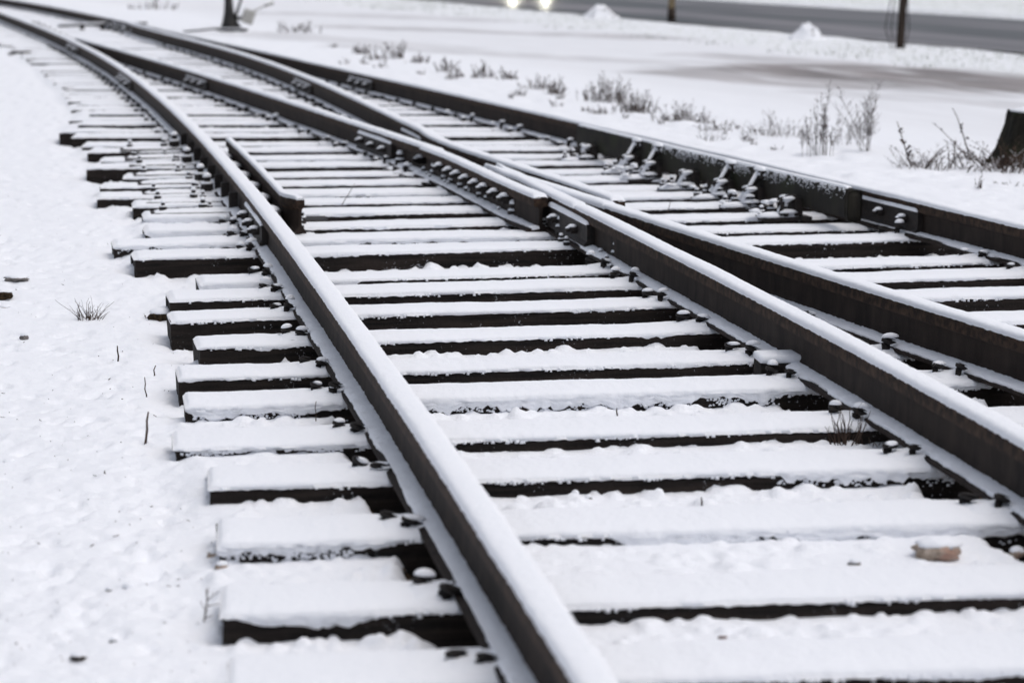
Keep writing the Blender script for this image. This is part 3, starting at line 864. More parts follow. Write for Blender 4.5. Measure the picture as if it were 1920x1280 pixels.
def bracket(x_, y_, big):
    q = gp(x_, y_, .02); p, nr, tg = gpth.at(min(max(q[1], gpth.y0 + .08), gpth.y1 - .05)); an = math.atan2(nr[1], nr[0])
    m = MB()
    m.box((*(p - nr * .11), .010), (.28, .15, .022), an, 0, .004)
    m.box((*(p - nr * .045), .075), (.05, .13, .10), an, 0, .008)
    if big:
        m.tube([(*(p - nr * .155), .045), (*(p - nr * .10), .105), (*(p - nr * .04), .195)], [.022, .020, .026], 6)
        m.box((*(p - nr * .034), .20), (.028, .12, .05), an, 0, .006)
    br = m.obj('bracket', M['iron'], guard, off=oG)
    for du, dvv, zz, s_ in ((-.17, .03, .03, 1.1), (-.12, -.045, .03, 1.0), (-.24, .0, .028, .9)):
        o = p + nr * du + tg * dvv; put_bolt(br, (o[0], o[1], zz), oG, random.uniform(0, 1), s_)
    o = p - nr * .075 - tg * .03; put('bolt', ME['hb'], br, (o[0], o[1], .115), oG, an, 1.1); 
    m = MB()
    m.dome((*(p - nr * .13), .014), (.13, .075), .022, 16, 4, yaw=an, jit=.1)
    m.dome((*(p - nr * .19 - tg * .03), .022), (.10, .05), .028, 12, 3, yaw=an + .2, jit=.15)
    m.dome((*(p - nr * .10 - tg * .05), .118), (.045, .022), .016, 12, 4, yaw=an + .3, jit=.12)
    m.tube([(*(p - nr * .16 - tg * .05), .05), (*(p - nr * .13 - tg * .05), .10), (*(p - nr * .08 - tg * .05), .125)], [.012, .012, .013], 6)
    m.dome((*(p - nr * .085 + tg * .04), .118), (.034, .022), .016, 12, 4, yaw=an - .3, jit=.12)
    m.dome((*(p - nr * .11 - tg * .06), .045), (.06, .03), .02, 12, 3, yaw=an, jit=.15)
    if big:
        m.dome((*(p - nr * .03), .222), (.030, .070), .022, 12, 4, yaw=an, jit=.1)
        m.tube([(*(p - nr * .165 - tg * .012), .060), (*(p - nr * .105 - tg * .01), .122), (*(p - nr * .045 - tg * .005), .212)], [.011, .012, .015], 7)
        m.dome((*(p - nr * .03 - tg * .01), .195), (.022, .06), .03, 12, 3, yaw=an, jit=.2)
    for _ in range(7):
        o = p - nr * random.uniform(.05, .27) + tg * random.uniform(-.07, .07); r_ = random.uniform(.012, .03)
        m.dome((o[0], o[1], random.uniform(.028, .05) + (.05 if random.random() < .3 else 0)), (r_ * 1.5, r_), r_ * .7, 9, 3, yaw=random.uniform(0, 3), jit=.25)
    m.obj('bracket_snow', M['snow'], br, True, off=oG)
    m = MB()
    for _ in range(5):
        o = p - nr * random.uniform(.05, .2) + tg * random.uniform(-.07, .07); e_ = o - nr * random.uniform(-.03, .05) + tg * random.uniform(-.03, .03)
        m.tube([(o[0], o[1], .03), (e_[0], e_[1], random.uniform(.07, .13))], random.uniform(.008, .014), 6)
    tag(m.obj('clamp_bits', M['iron'], br, off=oG), kind='stuff')


for x_, y_, bg in ((1160, 300, 0), (1203, 322, 1), (1262, 333, 1), (1325, 352, 0), (1386, 370, 1), (1452, 385, 1), (1535, 404, 0)): bracket(x_, y_, bg)

# ------------------------------------------------------------------ sleepers
CLING = {2: [(-.1, .45, .035), (1.0, 3.2, .034)], 1: [(.05, .35, .022)], 5: [(.0, .52, .030), (.75, 2.0, .042), (2.0, 3.0, .012)], 10: [(-.1, .7, .055)], 12: [(0, 2.6, .02)], 13: [(.0, .5, .035)], 3: [(1.55, 2.2, .03)], 14: [(0, .6, .04)], 4: [(0, .7, .010)], 16: [(1.0, 3., .01)], 20: [(0, 3, .012)]}
NEARLAB = {
    0: 'snow-buried sleeper along the very bottom edge of the photo', 1: 'heavy sleeper first up from the bottom edge, dark battered face under ragged snow',
    2: 'sleeper second up from the bottom edge, snow plastered over most of its face', 3: 'sleeper third up from the bottom edge, straight dark face and stones before it',
    4: 'sleeper fourth up from the bottom edge, left end almost buried, weeds beside it', 5: 'sleeper fifth up from the bottom edge, crusty snow clinging to its face',
    6: 'square-ended sleeper sixth up from the bottom edge, with the clean black face', 7: 'sleeper seventh up from the bottom edge, stick leaning on its left face',
    8: 'sleeper eighth up from the bottom edge, grassy clod at its left end', 9: 'sleeper ninth up from the bottom edge, just above the clod-ended one',
    10: 'short sleeper tenth up from the bottom edge, left face wholly snowed over', 11: 'long sleeper with the small twiggy weed against its black left face',
    12: 'snow-smothered sleeper directly above the one with the twiggy weed', 13: 'sleeper below the fishplate of the left rail, curved snow edge on its face',
    14: 'sleeper level with the near end of the short check rail', 15: 'sleeper with a broken left end, first above the check rail near end', 16: 'second sleeper above the near end of the short check rail',
    17: 'third sleeper above the near end of the short check rail', 18: 'stubby fourth sleeper above the near end of the short check rail', 19: 'deep black-ended fifth sleeper above the check rail near end',
    20: 'sixth sleeper above the near end of the short check rail', 21: 'seventh sleeper above the check rail near end, beneath two black-ended ones', 22: 'eighth sleeper above the check rail near end, thin dark lower line',
    23: 'lower of two long black-ended sleepers level with the check rail far end', 24: 'upper of two long black-ended sleepers, reaching farthest left', 25: 'first sleeper beyond the two long black-ended ones',
    26: 'second sleeper beyond the two long black-ended ones', 27: 'third sleeper beyond the two long black-ended ones, with a dark hooked left end'}


def bay_z(i): return -max(BAY[i][0], BAY[i][1], .05)


def make_sleeper(i):
    t = tie[i]; c, s = math.cos(t['a']), math.sin(t['a'])
    fy = float(front(t, t['xl'])); o3 = np.array([t['xl'], fy, t['z']])
    L = (t['xr'] - t['xl']) / c; w = t['w']; H = .17
    Yd = t['p'][1]
    if i in NEARLAB: lab = NEARLAB[i]
    elif Yd < 26: lab = 'one of the thin snow striped sleepers between the black-ended pair and the far fishplates'
    else: lab = 'far snow-covered sleeper in the blurred bend around the switch blades'
    th = thing('railway_sleeper', lab, 'sleeper', tuple(o3), t['a'], 'wooden sleepers under the turnout')
    # timber: slightly worn box
    n = max(8, int(L / (.06 if Yd < 15 else .25)))
    xs = np.linspace(0, L, n)
    ring = [(0.006, -H), (0, -.012), (.010, 0), (w - .010, 0), (w, -.012), (w - .004, -H)]
    V = np.zeros((n, 6, 3))
    for k, (yy, zz) in enumerate(ring):
        V[:, k, 0] = xs; V[:, k, 1] = yy + .003 * vn(xs * 3, k, i) + .002 * vn(xs * 14, k, i + 3); V[:, k, 2] = zz + (.0025 * vn(xs * 6, k, i + 7) if zz > -.1 else 0)
    V[0, :, 0] += .008 * vn(np.arange(6) * 1.7, 0, i)
    F = gridfaces(n, 6, True).tolist() + [list(range(6)), [(n - 1) * 6 + k for k in range(5, -1, -1)]]
    me = bpy.data.meshes.new('timber'); me.from_pydata(V.reshape(-1, 3).tolist(), [], F); me.update()
    link('timber', me, M['timber'], th)
    # snow cap
    ds = .010 if Yd < 9 else .016 if Yd < 14 else .03 if Yd < 22 else .12
    n = int(L / ds) + 2; xs = np.linspace(-.004, L + .004, n)
    mtop = 15; nl = 4 if i not in CLING else 9
    thk = (.0215 + .0042 * vn(xs * 1.3, 0, i + 11) + .003 * vn(xs * 6, 0, i + 12)) * (1 if Yd < 20 else .9)
    e = np.minimum(xs + .004, L + .004 - xs); er = .030
    es = (1 - np.clip(1 - e / er, 0, 1) ** 2.6) ** (1 / 2.6)
    es = np.maximum(es, .02)
    lip = .0035 + .0022 * vn(xs * 110, 0, i + 13) + .0016 * vn(xs * 40, 0, i + 14) + .0012 * vn(xs * 7, 1, i)
    outw = np.full(n, .004)
    for (a_, b_, l_) in CLING.get(i, []):
        g = sstep(a_ - .03, a_ + .06, xs) * (1 - sstep(b_ - .08, b_ + .03, xs))
        lip = lip + g * l_ * np.clip(.66 + .42 * vn(xs * 5, 2, i + 15) + .24 * vn(xs * 22, 2, i + 16) + .26 * vn(xs * 62, 2, i + 26), 0, 1.5)
        outw = outw + g * .007
    if Yd < 14:      # the odd lump of snow hanging over the face
        drops = np.clip(vn(xs * 3.4, 4, i + 17) - .72, 0, 1) * 2.0 * (.6 + .4 * vn(xs * 50, 4, i))
        lip = lip + drops * .026; outw = outw + drops * .006
    fj = .0022 * vn(xs * 60, 5, i) + .003 * vn(xs * 5, 6, i)
    rows = []
    for j in range(nl):
        f = 1 - j / nl
        yy = -outw * (1 if j else .3) - (.003 * vn(xs * 40, j * 1.1, i + 19) + .0022 * vn(xs * 85, j * 2.3, i + 20)) * (outw > .006) * 1.3 + fj * (1 - f)
        rows.append(np.stack([xs, yy, -lip * f], -1))
    for j in range(mtop):
        ph = math.pi * (1 - j / (mtop - 1)); cc, ss = math.cos(ph), math.sin(ph)
        cx = math.copysign(abs(cc) ** .6, cc); sz = max(ss, 0) ** .58
        yy = w / 2 + cx * (w / 2 + np.where(cc < 0, outw - fj, .004)) * (.96 + .04 * es)
        zz = sz * thk * es
        zz = zz + sz * (.0025 * fbm(xs * 16, yy * 16, i + 23) + .0012 * vn(xs * 60, yy * 60, i + 24)) * (1 if Yd < 20 else .4)
        rows.append(np.stack([xs, yy, zz - .001], -1))
    rows.append(np.stack([xs, np.full(n, w - .004), np.full(n, -.006)], -1))
    G = np.stack(rows, 1); m_ = G.shape[1]
    F = gridfaces(n, m_, True)[:, ::-1].tolist() + [list(range(m_ - 1, -1, -1)), [(n - 1) * m_ + k for k in range(m_)]]
    me = bpy.data.meshes.new('snow_cap'); me.from_pydata(G.reshape(-1, 3).tolist(), [], F); me.update()
    me.polygons.foreach_set('use_smooth', np.full(len(me.polygons), True))
    link('snow_cap', me, M['snow'], th)
    if i < 14:      # powdery crumbs along the lower rim of the cap
        m = MB()
        for _ in range(int(min(L, 4.2) * (70 if i < 9 else 40))):
            x_ = random.uniform(0, min(L, 4.2)); r_ = random.uniform(.0022, .0055)
            if float(vn(x_ * 6, 1, i + 31)) < -.15: continue
            m.dome((x_, -.003 - r_ * .3, random.uniform(-.007, .003)), (r_ * 1.3, r_), r_, 6, 2, low=r_ * .8, jit=.25)
        tag(m.obj('rim_crumbs', M['snow'], th, True), kind='stuff')
    # crumbs of snow sticking to the face under a plastered edge
    if CLING.get(i):
        m = MB()
        for (a_, b_, l_) in CLING[i]:
            for _ in range(int(min(b_, L) * 0 + (min(b_, L - .05) - max(a_, .02)) * (1100 if Yd < 9 else 420))):
                x_ = random.uniform(max(a_, .02), min(b_, L - .05)); zz = -.004 - (.45 + random.gauss(0, .42)) * l_
                if zz < -.075 or zz > -.003 or float(vn(x_ * 14, zz * 40, i)) + .6 * float(vn(x_ * 45, zz * 90, i + 2)) < .12: continue
                r_ = random.uniform(.0018, .0048); m.dome((x_, -.001 - r_ * .4, zz), (r_ * 1.3, r_), r_ * .9, 5, 2, low=r_ * .7, jit=.25)
        if m.V: tag(m.obj('snow_crumbs', M['snow'], th, True), kind='stuff')
    # fastenings where the rails cross
    if Yd < 34:
        for path, y0, y1, which in ((pa, 2.3, 60, 'a'), (pq, 3.2, 39, 'q'), (pp, 4.2, 32, 'p'), (pd_, 6, 72, 'd')):
            yy = Yd
            for _ in range(6): yy = float(front(t, float(path.xl(yy)))) + w * .5 / c
            if not (y0 < yy < y1): continue
            p, nr, tg = path.at(yy)
            if which in 'qp' and yFr - .3 < yy < yP + .1: continue          # frog has its own
            if which == 'd' and gpth.y0 - .1 < yy < gpth.y1: continue
            rel = p - o3[:2]; loc = np.array([rel[0] * c + rel[1] * s, -rel[0] * s + rel[1] * c])
            ra = math.atan2(nr[1], nr[0]) - t['a']
            ln_ = np.array([math.cos(ra), math.sin(ra)]); lt = np.array([-ln_[1], ln_[0]])

            def here(u, v, z_): return (loc[0] + ln_[0] * u + lt[0] * v, loc[1] + ln_[1] * u + lt[1] * v, z_)
            chairs = which == 'a' and 14 <= i <= 21
            if Yd < 19:
                pw = .36 if not chairs else .66
                m = MB(); cu = here(-.0 if not chairs else -.17, 0, .004 if not chairs else .012); m.box(cu, (pw, .155, .022), ra, 0, .004); tp = m.obj('tie_plate', M['iron'], th)
                nx, ny = 16, 10; Vv = []
                for a_ in range(nx):
                    for b_ in range(ny):
                        u = a_ / (nx - 1) * 2 - 1; v = b_ / (ny - 1) * 2 - 1
                        h_ = (-.012 if not chairs else -.008) + (.022 if not chairs else .026) * (max(0, 1 - abs(u) ** 4) * max(0, 1 - abs(v) ** 3)) ** .5 + .0022 * math.sin(a_ * 1.9 + b_ * 2.3 + i) + .002 * math.sin(a_ * .7 - b_ * 1.1 + 2 * i)
                        q = (cu[0] + ln_[0] * u * pw * .505 + lt[0] * v * .080, cu[1] + ln_[1] * u * pw * .505 + lt[1] * v * .080, .021 + h_); Vv.append(q)
                m = MB(); m.add(Vv, gridfaces(nx, ny)); m.obj('plate_snow', M['snow'], tp, True)
                if chairs:
                    for u, v, sc_ in [q_ for q_ in ((-.115, -.03, random.uniform(1.5, 1.9)), (-.21 + random.uniform(-.02, .03), random.uniform(-.03, .03), random.uniform(.9, 1.2)), (-.43, random.uniform(-.02, .02), 1.0), (-.17, .05, .85)) if random.random() < .86]:
                        put_bolt(tp, here(u, v, .024), (0, 0, 0), random.uniform(0, 1), sc_)
                    # brace against the rail web
                    m = MB(); m.box(here(-.045, 0, .075), (.05, .035, .10), ra, 0, .006); m.obj('brace', M['iron'], tp)
            sn = Yd < 20
            spots = [(-.100, -.045, 0), (-.150, .035, 0), (.098, .03, math.pi)] if not chairs else [(.098, .02, math.pi)]
            if which == 'a': spots = [q_ for q_ in spots if q_[0] < 0]
            for u, v, rr in spots:
                if Yd > 24 and u > 0: continue
                u += random.uniform(-.006, .006); v += random.uniform(-.02, .02)
                so = put('spike', ME['spike'], th, here(u, v, (random.uniform(.002, .014) if which == 'a' else random.uniform(.006, .022)) + (0 if u > -.12 else -.010)), (0, 0, 0), ra + rr + random.uniform(-.6, .6), (random.uniform(.85, 1.2), random.uniform(.85, 1.15), random.uniform(.85, 1.1)), random.uniform(-.16, .16))
                if sn and random.random() < (.4 if i < 4 else .9):
                    sc_ = link('snow_cap', ME['spikes'], None, so); sc_.scale = (random.uniform(.75, 1.08), random.uniform(.8, 1.08), random.uniform(.7, 1.5))
    return th


for i in range(NT): make_sleeper(i)

# the tail of this script places the small things, weeds, posts, road side objects, light and camera


# ------------------------------------------------------------------ weeds
def stem(m, p0, h, lean, az, r, curve=0.0, seg=6, n=4, twigs=0, tl=.3, tip=.35, wob=.02):
    P = []; x, y_, z = p0
    for k in range(seg + 1):
        f = k / seg
        l = lean * f + curve * f * f
        P.append((x + math.cos(az) * l * h + wob * h * random.uniform(-1, 1) * f, y_ + math.sin(az) * l * h + wob * h * random.uniform(-1, 1) * f, z + h * f * (1 - .25 * abs(curve) * f)))
    m.tube(P, [r * (1 - (1 - tip) * k / seg) for k in range(seg + 1)], n)
    for _ in range(twigs):
        f = random.uniform(.25, .97); k = min(int(f * seg), seg - 1); g = f * seg - k
        b0 = [P[k][q] * (1 - g) + P[k + 1][q] * g for q in range(3)]
        a2 = az + random.uniform(-math.pi, math.pi); l2 = h * tl * random.uniform(.4, 1) * (1.15 - f * .7)
        up = random.uniform(.5, .95)
        e = [b0[0] + math.cos(a2) * l2 * (1 - up * .5), b0[1] + math.sin(a2) * l2 * (1 - up * .5), b0[2] + l2 * up]
        mid = [(b0[q] + e[q]) / 2 + random.uniform(-.06, .06) * l2 for q in range(3)]
        m.tube([b0, mid, e], [r * .55, r * .45, r * .3], 3)
        for _ in range(random.randint(0, 3)):      # seed heads
            g = random.uniform(.3, 1); c = [b0[q] * (1 - g) + e[q] * g for q in range(3)]
            rr = r * random.uniform(.7, 1.5); d = [random.uniform(-1, 1) * rr * 1.5 for _ in range(3)]
            m.tube([[c[q] - d[q] for q in range(3)], c, [c[q] + d[q] for q in range(3)]], [rr * .4, rr, rr * .4], 4)
    return P


def weed(px, py, hpx, wpx, label, nst=10, twigs=5, r=1.0, lean=.25, mat='stalk', curve=.2, name='dead_weed', tl=.3, cat='weed', group=None, front_=1.0, hv=.25, zfix=None):
    b = gp(px, py, .02); z0 = gz(b[0], b[1]) - .01
    if zfix is not None: z0 = zfix
    b = gp(px, py, z0 + .01)
    sc = b[1] / FPX; h = hpx * sc; w = wpx * sc * .5
    t = thing(name, label, cat, (b[0], b[1], z0), 0, group)
    far = b[1] > 13
    m = MB()
    for k in range(int(nst * (1.7 if far else 1))):
        u = max(-1, min(1, random.gauss(0, .5))); v = random.uniform(-1, 1) * .6 * front_
        az = random.uniform(0, 2 * math.pi) if abs(u) < .3 else (0 if u > 0 else math.pi) + random.uniform(-.7, .7)
        hh = h * (hv + (1 - hv) * random.random() ** 1.7) * (1 - .35 * abs(u))
        stem(m, (u * w * .9, v * w, 0), hh, random.uniform(0, lean), az, max(.0024, .00021 * b[1]) * r * random.uniform(.6, 1.2), random.uniform(-curve, curve), twigs=twigs, tl=tl, wob=.04)
    m.dome((0, 0, -.045), (w, w * .65), .022, 14, 3)      # buried root crown
    m.obj('stems', M[mat], t, True)
    if far:      # frosted stems standing among the bare ones
        m = MB()
        for k in range(max(3, int(nst * .55))):
            u = max(-1, min(1, random.gauss(0, .6))); az = random.uniform(0, 6.28)
            stem(m, (u * w, random.uniform(-1, 1) * w * .6, 0), h * random.uniform(.12, .6), random.uniform(.1, .9), az, max(.0024, .00024 * b[1]) * r, random.uniform(-.9, .9), twigs=twigs, tl=tl * 1.2, wob=.05)
        m.dome((0, 0, -.045), (w, w * .65), .022, 14, 3)
        m.obj('frosted_stems', M['frost'], t, True)
    return t, b, sc


ROW = 'dead weeds beyond the outermost rail'
weed(1533, 290, 165, 74, 'tall upright dead weed in two thick stalks, left one of the tall pair', 9, 26, .66, .12, curve=.1, tl=.17, group=ROW, hv=.45)
weed(1625, 284, 160, 30, 'tall dead weed fanning open like a bush, right one of the tall pair', 6, 30, .55, .5, curve=.2, tl=.30, group=ROW, hv=.6)
weed(1578, 272, 95, 80, 'thin bent dead weed between the tall pair, arching over', 8, 14, .6, .35, curve=.5, group=ROW)
weed(1450, 254, 56, 120, 'low flattened grassy tuft to the left of the tall dead weeds', 30, 4, .55, .7, curve=.5, group=ROW)
weed(1138, 190, 62, 110, 'dense dark weed clump, tallest in the low row along the yard', 40, 8, .62, .4, group=ROW)
weed(1190, 210, 52, 80, 'dark tangled weed clump just below the densest one', 36, 8, .7, .5, curve=.4, group=ROW)
weed(1275, 230, 54, 110, 'wide dark weed clump midway between densest clump and tall pair', 38, 8, .6, .5, curve=.5, group=ROW)
weed(1345, 244, 30, 90, 'sparse drooping weed at the right end of the wide dark clump', 18, 5, .6, .7, curve=.8, group=ROW)
weed(1125, 212, 20, 50, 'small snowy weed stub below the densest dark clump', 14, 5, .6, .4, group=ROW)
weed(1330, 264, 24, 70, 'faint snowed-over weed close behind the bracketed guard rail', 14, 5, .5, .6, group=ROW)
for (x_, y_, h_, w_, lb) in [(677, 102, 24, 22, 'small dark weed farthest left in the blurred row behind the outer rail'), (706, 112, 26, 34, 'second weed from the left in the blurred row, leaning right'), (748, 110, 34, 30, 'forked weed third from the left in the blurred row'),
                             (782, 118, 22, 30, 'pale round weed fourth from the left in the blurred row'), (838, 134, 26, 32, 'dark-topped weed fifth from the left in the blurred row'), (858, 145, 20, 20, 'little weed touching the right side of the dark-topped fifth one'),
                             (907, 144, 26, 28, 'upright purple-grey weed in the middle of the blurred row'), (952, 148, 22, 26, 'drooping weed right of the purple-grey middle one'), (1010, 165, 24, 40, 'weed just left of the dense dark clump'), (1045, 176, 30, 36, 'weed touching the left flank of the dense dark clump'),
                             (560, 62, 24, 60, 'faint straw tuft right of the switch stand'), (290, 18, 18, 60, 'brown brush at the far upper left on a snow hump')]:
    weed(x_, y_, h_ * 1.3, w_ * 1.5, lb, 12, 7, .8, .45, curve=.4, group=ROW)
for k in range(26):      # loose band of small stalks
    f = random.random(); x_ = 600 + f * 860; y_ = 96 + f * 172 + random.uniform(-16, 16)
    weed(x_, y_, random.uniform(12, 30), random.uniform(10, 34), 'faint little weed in the loose band between the outermost rail and the yard', random.randint(4, 9), 5, .6, .6, curve=.6, group='little weeds of the loose band')
# weeds about the stump
t, b, sc = weed(1745, 316, 56, 130, 'snow-laden tangle of dead stems left of the stump', 34, 8, .6, .9, curve=.7, group='dead weeds around the stump')
m = MB(); stem(m, (-.12, 0, 0), 92 * sc, -.38, 0, .0065, .05, twigs=12, tl=.15)
for k in range(5): stem(m, (random.uniform(-.05, .18), 0, 0), random.uniform(40, 66) * sc, random.uniform(-.3, .4), 0, .004, random.uniform(-.2, .8), twigs=3, tl=.2)
m.obj('stalks', M['stalk'], t, True)
t, b, sc = weed(1822, 300, 26, 50, 'two slanting dead stalks nearest the left side of the stump', 14, 5, .9, .6, group='dead weeds around the stump')
m = MB(); stem(m, (.0, 0, 0), 100 * sc, -.36, 0, .006, -.02, twigs=5, tl=.15); stem(m, (.0, .02, 0), 74 * sc, -.9, 0, .004, -.1, twigs=3, tl=.12); stem(m, (.17, .05, 0), 78 * sc, .25, 0, .006, .05, twigs=6, tl=.2)
m.obj('stalks', M['stalk'], t, True)
weed(1885, 322, 84, 170, 'dark matted dead growth heaped at the foot of the stump', 50, 8, .85, 1.0, curve=.9, group='dead weeds around the stump')
weed(1836, 350, 42, 22, 'forked bare twig standing in snow below the stump', 4, 2, .9, .3, group='dead weeds around the stump')
weed(1895, 346, 16, 90, 'fallen thin stems on the snow right of the forked twig', 8, 2, .7, 1.6, group='dead weeds around the stump')
# near tufts and twigs
TW = 'twigs and grass poking through the snow'
weed(166, 600, 60, 50, 'dry grass tuft with a dark base on the left snow', 60, 0, .7, 1.0, mat='stalk', name='grass_tuft', cat='grass tuft', curve=.4, group=TW)
weed(1583, 828, 112, 60, 'dry grass tuft between the rails at the foot of the lower right rail', 30, 0, .8, .6, hv=.35, mat='stalk', name='grass_tuft', cat='grass tuft', curve=.25, group=TW, zfix=-.035)
weed(378, 500, 34, 40, 'small twiggy weed against the long black sleeper face', 16, 6, .6, .25, group=TW)
weed(1205, 672, 26, 20, 'little frosted seed-head plant by the sixth sleeper between the rails', 5, 5, .5, .4, group=TW)
weed(1358, 690, 40, 22, 'bare forked twig on the sleeper beside the loose wooden block', 4, 3, .7, .4, group=TW)
weed(920, 560, 24, 40, 'snow-laden grass knot in the gap midway between the two near rails', 12, 2, .7, .6, mat='straw', name='grass_tuft', cat='grass tuft', group=TW)
weed(285, 600, 20, 46, 'dark grassy clod at the left end of the eighth sleeper', 24, 1, .7, .7, mat='straw', name='grass_tuft', cat='grass tuft', group=TW)
weed(505, 612, 40, 80, 'thin snow-dusted stems before the eighth sleeper left of the curved rail', 6, 1, .5, .4, mat='straw', name='grass_tuft', cat='grass tuft', group=TW)
weed(1640, 830, 24, 50, 'sparse snowed-over stems right of the tuft at the lower right rail', 7, 1, .6, .6, mat='straw', name='grass_tuft', cat='grass tuft', group=TW)
weed(575, 425, 20, 30, 'snowy grass wisp at the near end of the check rail', 8, 0, .6, .5, mat='straw', name='grass_tuft', cat='grass tuft', group=TW)
weed(215, 462, 18, 24, 'mossy tuft at the left end of the snow-smothered sleeper', 14, 0, .7, .5, mat='grass', name='grass_tuft', cat='grass tuft', group=TW)


def twig(px, py, tx, ty, label, r=.004, side=0):
    b = gp(px, py, -.02); z0 = gz(b[0], b[1]) - .015; b = gp(px, py, z0 + .015); top = zat(tx, ty, b[1]); xt = b[0] + (tx - px) * b[1] / FPX
    t = thing('twig', label, 'twig', (b[0], b[1], z0), 0, TW)
    m = MB(); h = top - z0; P = [((xt - b[0]) * f + random.uniform(-.003, .003) * (f > 0), random.uniform(-.003, .003), h * f) for f in (0, .25, .5, .75, 1)]
    m.tube(P, [r, r * .95, r * .9, r * .8, r * .6], 5); m.obj('stick', M['stalk'], t, True)
    m = MB()
    for k in range(side):
        f = random.uniform(.1, .9); q = [P[2][0] * 2 * f, 0, h * f]; l_ = random.uniform(.015, .05); m.tube([q, [q[0] + random.uniform(-1, 1) * l_, random.uniform(-.5, .5) * l_, q[2] + l_ * random.uniform(.2, .9)]], [r * .6, r * .4], 4)
    if side: m.obj('side_shoots', M['stalk'], t, True)


twig(271, 830, 278, 772, 'thickest upright stick on the left snow, level with the fourth sleeper', .0042)
twig(222, 679, 222, 648, 'short upright stick farthest left on the snow', .0035)
twig(287, 712, 291, 685, 'short upright stick right of the farthest left one', .003)
twig(275, 744, 272, 707, 'thin upright stick just below the short pair on the left snow', .0025)
twig(1316, 956, 1316, 932, 'tiny upright stick in the bay between the rails, before the third sleeper', .0032)
twig(1157, 779, 1157, 765, 'tiny upright stick behind the fourth sleeper between the rails', .003)
twig(384, 1172, 388, 1104, 'thin twisted twig beside the left end of the heavy near sleeper', .0022, 7)
twig(592, 790, 592, 752, 'faint thin stick on the fifth sleeper left of the curved rail', .0018)
twig(475, 612, 500, 584, 'slanting frosted stick leaning on the eighth sleeper', .0022)
twig(1636 - 20, 772 + 60, 1612, 782, 'lone leaning stem right in front of the lower right rail', .0018)
twig(1244, 425, 1418 - 162, 378, 'hair-thin stalk standing beyond the frog near the guard rail', .0025)
twig(630, 398, 665, 345, 'hair-thin leaning stalk between check rail and frog', .0022)
twig(199, 890, 196, 882, 'tiny dark splinter on the left snow', .003)
twig(760, 352, 760, 340, 'tiny stub poking from a sleeper left of the frog', .003)


# ------------------------------------------------------------------ stones, blocks, leaves, clods
def stone(name, px, py, wpx, hpx, label, mat, cat, snow=.5, depth=.8, z=None, yaw=0.0, group=None, seed=0, sink=.004):
    b = gp(px, py, -.02 if z is None else z); z0 = (gz(b[0], b[1]) if z is None else z) - sink; b = gp(px, py, z0)
    sc = b[1] / FPX; w = wpx * sc; h = hpx * sc
    t = thing(name, label, cat, (b[0], b[1], z0), yaw, group)
    st = random.getstate(); random.seed(seed + int(px))
    bm = bmesh.new(); bmesh.ops.create_icosphere(bm, subdivisions=3, radius=1)
    for v in bm.verts:
        n = v.co.normalized(); k = 1 + .15 * float(vn(n.x * 1.9 + px, n.y * 1.9 + n.z * 1.7, 3)) + .12 * float(vn(n.x * 4.5, n.y * 4.5 + n.z * 4, 4)) + .05 * float(vn(n.x * 11, n.y * 11 + n.z * 9, 5))
        v.co = Vector((n.x * w / 2 * k, n.y * w / 2 * depth * k, n.z * h * .62 * k + h * .35))
    me = bpy.data.meshes.new(name); bm.to_mesh(me); bm.free(); me.polygons.foreach_set('use_smooth', np.full(len(me.polygons), True))
    link('rock' if 'stone' in name else 'body', me, mat, t)
    if snow:
        m = MB(); m.dome((w * .03, w * .07, h * (.90 - .42 * snow)), (w * (.42 + .1 * snow), w * (.44 + .08 * snow) * depth), h * (.2 + .3 * snow) + .006, 22, 6, jit=.09); m.obj('snow_cap', M['snow'], t, True)
    random.setstate(st)


stone('stone', 1757, 1043, 94, 32, 'reddish granite stone with a snow cap, lying between the rails at lower right', M['stone'], 'stone', .5, sink=.006)
stone('stone', 1906, 1043, 30, 16, 'small tan stone at the right edge of the photo', M['stone'], 'stone', .8)
stone('stone', 45, 637, 17, 11, 'small round grey stone on the left snow', M['greystone'], 'stone', .35)
stone('stone', 400, 1046, 26, 17, 'pale snow-topped stone at the left end of the second sleeper', M['stone'], 'stone', .8)
stone('stone', 415, 1065, 26, 10, 'flat reddish stone chip below the pale snow-topped stone', M['stone'], 'stone', .5)
stone('stone', 996, 652, 22, 14, 'tan pebble in the bay before the seventh sleeper', M['stone'], 'stone', .6)
stone('stone', 986, 962, 24, 8, 'reddish flat pebble right of the curved rail', M['leaf'], 'stone', 0)
stone('stone', 1602, 1060, 26, 9, 'dark flat pebble left of the reddish granite stone', M['greystone'], 'stone', .2)
stone('stone', 30, 526, 46, 9, 'flat pale stone under thin snow at the left edge', M['greystone'], 'stone', .6)
stone('stone', 8, 582, 24, 8, 'flat tan stone at the very left edge', M['stone'], 'stone', .3)
stone('leaf', 1355, 1199, 22, 8, 'dark red fallen leaf on the snow at the bottom between the rails', M['leaf'], 'leaf', 0)
stone('leaf', 357, 1117, 14, 6, 'small red-brown leaf left of the heavy near sleeper', M['leaf'], 'leaf', 0)
stone('soil_clod', 240, 1112, 26, 16, 'dark soil clod poking through the lower left snow', M['clod'], 'clod', .35)
stone('soil_clod', 203, 1110, 14, 7, 'smaller soil clod left of the dark one', M['clod'], 'clod', .2)
stone('soil_clod', 5, 560, 40, 16, 'brown clod of earth at the left edge', M['clod'], 'clod', .2)
stone('soil_clod', 146, 1234, 34, 8, 'bare soil scrape near the bottom left', M['clod'], 'clod', .3)
stone('soil_clod', 212, 1206, 16, 8, 'small dark crumb above the bare soil scrape', M['clod'], 'clod', .1)
stone('soil_clod', 16, 870, 28, 6, 'brown crumb of earth at the left edge beside the fourth sleeper', M['clod'], 'clod', .3)
